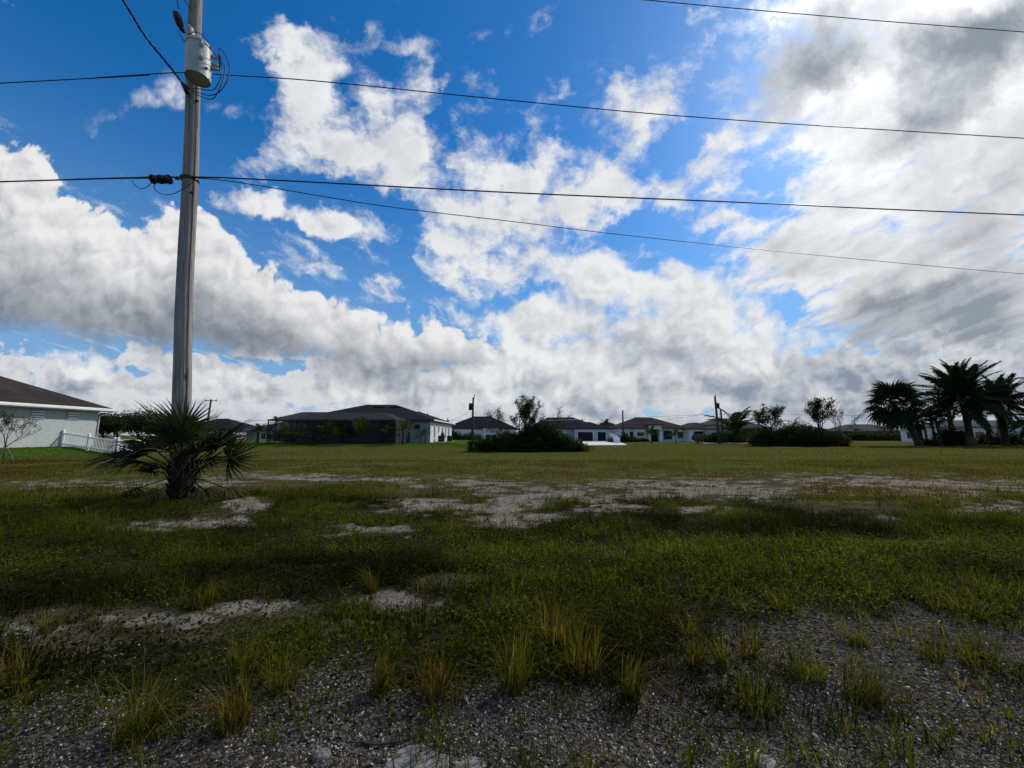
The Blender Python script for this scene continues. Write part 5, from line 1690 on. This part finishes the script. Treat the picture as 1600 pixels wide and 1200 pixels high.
YL, SL = 9.85, 0.07
line('communication_cable', 'thick dark cable crossing the sky from the lower bracket of the big pole', [(0, 284), (120, 280), (235, 278), (297, 276.5), (420, 281), (800, 301), (1200, 318), (1600, 336)], YL - .25, SL, .017, (40, 40))
line('neutral_wire', 'wire that passes behind the transformer and crosses the upper sky', [(0, 130), (150, 121.5), (262, 114), (300, 114), (365, 118), (500, 127), (800, 157), (1100, 184), (1600, 216)], YL, SL, .013, (40, 40))
line('primary_wire', 'topmost wire cutting the upper right corner of the sky', [(303, -72), (700, -33), (1010, 0), (1300, 26), (1600, 50)], YL, SL, .012, (6, 40))
P = [at(297, 277, 9.2), at(380, 286, 9.6), at(600, 322, 11), at(800, 346, 12.5), at(1000, 370, 14.2), at(1300, 401, 17), at(1600, 428, 20), at(1800, 440, 22.5), at(2100, 455, 26.5)]
tag(MB().tube(smooth_path(P, 5), .012, 6).build('service_cable', M['cable'], None, smooth=True), 'thin service cable dropping away below the thick cable', 'cable', 'overhead lines on the big pole')
P = [at(289, 135, 8.95), at(262, 100, 8.5), at(228, 58, 7.9), at(192, 0, 7.2)]
for k in (.9, 1.2, 2.0, 4.0, 9.0, 18.0): P.append(P[-1] + (P[3] - P[2]).normalized() * k - Vector((0, 0, .06 * k)))
pp = smooth_path(P, 10)
tw = MB()
for k in range(3):                                           # three twisted conductors
    tw.tube([p + Vector((math.cos(i * .9 + k * 2.09), math.sin(i * .9 + k * 2.09), math.sin(i * .9 + k * 2.09 + 1.2))) * .013 for i, p in enumerate(pp)], .011, 5)
tag(tw.build('twisted_service_cable', M['cable'], None, smooth=True), 'twisted black cable rising steeply to the upper left from the big pole', 'cable', 'overhead lines on the big pole')

# splice case and its tails on the thick cable
sc0, sc1 = on_plane(235, 280, YL - .25, SL), on_plane(268, 280.5, YL - .25, SL)
t = thing('splice_case', 'black splice case hanging on the thick cable just left of the big pole', 'splice case', (sc0.x, sc0.y, sc0.z))
d = sc1 - sc0
MB().tube([d * 0, d * .08, d * .3, d * .7, d * .93, d], [.025, .075, .10, .10, .075, .025], 12).build('case', M['black_metal'], t, smooth=True)
for f in (.12, .5, .88):
    MB().tube([d * f - d.normalized() * .02, d * f + d.normalized() * .02], .112, 12).build('clamp_band', M['rubber'], t)
for pts in ([(238, 284), (231, 291), (222, 295), (213, 291), (206, 282)], [(243, 286), (241, 294), (250, 302), (265, 304), (283, 297), (306, 281)]):
    q = [on_plane(px, py, YL - .33, SL) - sc0 for px, py in pts]
    MB().tube(smooth_path(q, 5), .009, 5).build('loop_wire', M['cable'], t, smooth=True)
k0, k1 = on_plane(273, 278, YL - .27, SL) - sc0, on_plane(281, 279, YL - .27, SL) - sc0
MB().tube([k0, k0.lerp(k1, .5), k1], [.03, .05, .03], 8).build('wire_clamp', M['black_metal'], t)


# ------------------------------------------------------------------ distant poles
def far_pole(label, px0, py0, px1, py1, Y, r, arm=0.0, can=None, cap=False):
    a = at(px0, py0, Y); a.z = Hs(a.x, a.y)
    b = at(px1, py1, Y)
    t = thing('street_pole', label, 'utility pole', a, group='distant utility poles')
    d = b - a
    MB().tube([d * -.02, d * .5, d], [r * 1.2, r, r * .8], 10).build('shaft', M['bark'], t, smooth=True)
    if arm:
        MB().box(-arm, arm, -.06, .06, -.06, .06).build('crossarm', M['bark'], t, loc=d * .965)
        for s in (-1, 0, 1):
            MB().tube([(s * arm * .9, 0, .06), (s * arm * .9, 0, .14), (s * arm * .9, 0, .26)], [.04, .07, .04], 8).build('insulator', M['porcelain'], t, loc=d * .965)
    if cap: MB().tube([(0.12, 0, -.2), (0.12, 0, .35)], [.05, .07], 8).build('insulator', M['porcelain'], t, loc=d)
    if can:
        MB().tube([(can[1], 0, -.45), (can[1], 0, .4), (can[1], 0, .5)], [.26, .26, .12], 14).build('transformer_can', M['black_metal'], t, loc=d * can[0], smooth=True)
    return b


PA = far_pole('far pole with a crossarm rising behind the palm fronds', 320, 686, 330, 624, 64, .16, 1.0)
far_pole('pole with a small transformer in front of the white house', 737.5, 699, 739.5, 621, 52, .15, 0, (.80, -.33), True)
far_pole('bare pole between the garage house and the portico house', 974, 693, 973, 641, 84, .19)
far_pole('taller leaning pole with transformer in front of the grey roof', 1124, 693, 1117, 619, 66, .19, 0, (.80, .36), True)
far_pole('shorter leaning pole beside the taller one', 1130.5, 692, 1126, 640, 80, .2)
for lb, px, py, Y in (('tiny far pole above the cage house eaves', 699, 653, 140), ('tiny far pole left of the bush row', 1184, 660, 140), ('tiny far pole right of the bush row', 1335, 660, 140), ('tiny far pole beside the leaning palm trunk', 1407, 662, 135), ('tiny far pole over the portico house roof', 1072, 663, 150)):
    far_pole(lb, px, 690, px, py, Y, .16, 0, (.85, .3))


def far_line(label, pts, r=.022):
    P = [at(*p) for p in pts]
    tag(MB().tube(smooth_path(P, 4), r, 4).build('street_wire', M['cable'], None), label, 'cable', 'distant street wires')


far_line('faint wire between the pole by the white house and the leaning pole', [(738, 656, 52), (850, 657, 60), (973, 653, 82), (1050, 650, 75), (1117, 647, 66)])
far_line('faint wire running right from the leaning pole over the bush row', [(1117, 647, 66), (1200, 648, 64), (1350, 649, 62), (1500, 651, 60), (1640, 652, 58)])
far_line('faint wire running left from the pole by the white house', [(738, 656, 52), (690, 657, 58), (640, 655, 66), (560, 656, 72)])
far_line('faint slanting wire left of the leaning pole', [(1118, 638, 66), (1085, 650, 72), (1040, 655, 84)])
far_line('faint slanting wire left of the pole by the white house', [(738, 640, 52), (722, 650, 62), (706, 656, 80)])
far_line('faint wire running right from the far crossarm pole', [(329, 655, 64), (380, 657, 66), (440, 656, 70)])


# ------------------------------------------------------------------ grass tufts, stones and litter by the road
def tuft(px, py, hpx, wpx, dry, label, seed, n=None):
    b = -(py - 600) / 600.0
    a_, dy, dz = ray(px, py)
    tt = -CAMH / dz
    x, y = a_ * tt, dy * tt
    sc = (y * CP) / 600.0
    h, w = hpx * sc * .86, wpx * sc * 1.1
    r = np.random.default_rng(seed)
    n = n or int(90 + 1.6 * wpx)
    rr = np.sqrt(r.uniform(0, 1, n)) * w * .28
    th = r.uniform(0, 6.28, n)
    lx, ly = np.cos(th) * rr, np.sin(th) * rr
    g = palette(n, [(0.088, 0.105, 0.010), (0.055, 0.080, 0.008), (0.115, 0.110, 0.016)], [.45, .3, .25], seed + 1)
    s = palette(n, [(0.14, 0.085, 0.020), (0.18, 0.135, 0.035), (0.085, 0.045, 0.014)], [.45, .3, .25], seed + 2)
    c = np.where((r.uniform(0, 1, n) < dry)[:, None], s, g)
    wind = r.normal(.25, .45)
    hh = h * r.beta(2.2, 1.6, n) * 1.15 + .02
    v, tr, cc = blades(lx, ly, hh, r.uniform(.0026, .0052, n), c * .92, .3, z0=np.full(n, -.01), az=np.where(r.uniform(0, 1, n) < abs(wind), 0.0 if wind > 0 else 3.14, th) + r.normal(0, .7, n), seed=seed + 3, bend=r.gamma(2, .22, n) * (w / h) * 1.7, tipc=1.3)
    # a few arching seed stalks
    me = fast_mesh('grass_tuft', v, tr, cc)
    o = link('grass_tuft', me, M['grass'], None, (x, y, Hs(x, y)))
    tag(o, label, 'grass clump', 'tall grass tufts by the gravel')


TUFTS = [(215, 1150, 110, 90, .35, 'large leaning tuft at lower left, nearest the left corner gravel'), (365, 1140, 85, 60, .75, 'straw-brown tuft standing alone on dark gravel, lower left'),
         (440, 1085, 85, 55, .35, 'green-gold tuft in the weeds above the straw-brown one'), (378, 1055, 70, 50, .3, 'slim green tuft behind the straw-brown tuft at lower left'), (590, 1090, 85, 45, .45, 'thin tuft at the edge of the weeds left of the rusty one'),
         (680, 1090, 78, 58, .85, 'rusty brown compact tuft on the gravel near bottom centre'), (803, 1085, 105, 55, .45, 'tall green-topped tuft on the gravel at bottom centre'),
         (910, 1045, 100, 75, .6, 'tall golden tuft just right of bottom centre'), (865, 1005, 85, 80, .6, 'golden tuft behind and left of the tall golden one'), (985, 1088, 70, 42, .65, 'small straw tuft on gravel right of the tall golden one'),
         (1085, 1042, 52, 34, .25, 'left one of the short twin tufts right of centre'), (1130, 1040, 60, 30, .35, 'right one of the short twin tufts right of centre'), (1172, 1025, 52, 34, .8, 'short reddish tuft beside the twin tufts'),
         (1180, 1100, 62, 60, .3, 'green tuft in front of the reddish one, right of centre'), (1265, 1060, 62, 60, .3, 'rounded green tuft, left of the pair at lower right'), (1345, 1090, 78, 75, .3, 'wide green tuft leaning right, lower right'),
         (1530, 1035, 62, 62, .35, 'dense tuft near the right edge of the gravel'), (1455, 1022, 48, 40, .35, 'small tuft left of the dense one near the right edge'), (15, 1085, 80, 60, .65, 'golden tuft cut by the left edge'),
         (75, 990, 40, 26, .6, 'small dry tuft on the pale sand at left'), (320, 945, 55, 45, .6, 'dry tuft at the upper edge of the left weeds'), (1510, 960, 45, 50, .3, 'green tuft in the weeds near the right edge'),
         (1075, 985, 42, 40, .3, 'low green tuft in front of the right weeds'), (580, 925, 45, 30, .55, 'thin dry tuft in the middle of the weeds'), (1220, 950, 45, 35, .3, 'slender tuft in the right weeds'), (1345, 1000, 30, 40, .3, 'flat tuft on the gravel above the wide leaning one')]
for i, (px, py, hp, wp, dr, lb) in enumerate(TUFTS): tuft(px, py, hp, wp, dr, lb, 500 + i * 7)


def stone(px, py, wpx, flat, label, seed, mat, name='flat_stone'):
    a_, dy, dz = ray(px, py)
    tt = -CAMH / dz
    x, y = a_ * tt, dy * tt
    R = wpx * (y * CP) / 1200.0
    r = random.Random(seed)
    n, V, F = 16, [], []
    base = [1 + .35 * (r.random() - .5) for _ in range(n)]
    for j, (f, z) in enumerate(((1.0, -.3), (1.03, .25), (.93, .75), (.6, 1.0))):
        for k in range(n):
            q = R * f * base[k] * (1 + .08 * (r.random() - .5))
            V.append((q * math.cos(6.2832 * k / n), q * .75 * math.sin(6.2832 * k / n), z * flat * (1 + .25 * (r.random() - .5))))
    for j in range(3):
        for k in range(n): F.append((j * n + k, j * n + (k + 1) % n, (j + 1) * n + (k + 1) % n, (j + 1) * n + k))
    V.append((0, 0, flat * 1.02))
    F += [(3 * n + k, 3 * n + (k + 1) % n, 4 * n) for k in range(n)]
    o = MB().add(V, F).build(name, mat, None, loc=(x, y, Hs(x, y)))
    tag(o, label, 'stone', 'loose pale stones')


m = newmat('pale_limerock')
ln = noise(objco(), 28, 7, 0.7, '3D')
M['limerock'] = finish(m, mixc(smooth(ln, .35, .68), (0.075, 0.07, 0.064), (0.26, 0.25, 0.235)), .95, bump=ln, bump_d=.01, spec=.15)
stone(1385, 816, 40, .09, 'pale flat stone lying in the grass at right', 1, M['limerock'])
stone(650, 1199, 80, .008, 'cracked pale rock slab at the bottom edge, centre left', 2, M['limerock'])
stone(735, 1204, 46, .008, 'smaller pale rock slab at the bottom edge, right of the cracked one', 3, M['limerock'])
stone(523, 746, 14, .07, 'small white stone on the sand track', 4, M['limerock'])
stone(540, 977, 16, .03, 'small pale stone in the weeds, centre left', 5, M['limerock'])
stone(500, 1190, 24, .025, 'rounded pebble at the bottom left of centre', 6, M['limerock'])
stone(1190, 1186, 40, .007, 'thin pale rock plate at the bottom edge, right', 7, M['limerock'])

# dead twigs
for i, (pts, lb) in enumerate((([(1120, 1136), (1150, 1137), (1190, 1135)], 'dark dead twig lying on gravel, lower right'), ([(845, 1010), (858, 1045), (870, 1075), (876, 1090)], 'pale bent straw standing right of the bottom centre tuft'),
                               ([(560, 1168), (590, 1172), (625, 1166)], 'thin grey twig on the gravel at bottom left of centre'))):
    q = []
    for k, (px, py) in enumerate(pts):
        a_, dy, dz = ray(px, py)
        if i == 1:
            v = at(px, py, 2.55); q.append(v)
        else:
            tt = -CAMH / dz
            q.append(Vector((a_ * tt, dy * tt, Hs(a_ * tt, dy * tt) + .012)))
    if i == 1: q[-1].z = Hs(q[-1].x, q[-1].y) - .01
    tag(MB().tube(smooth_path(q, 4), .003 if i == 1 else .006, 5).build('dead_twig', M['palm_bark'], None), lb, 'twig', 'dead twigs by the gravel')
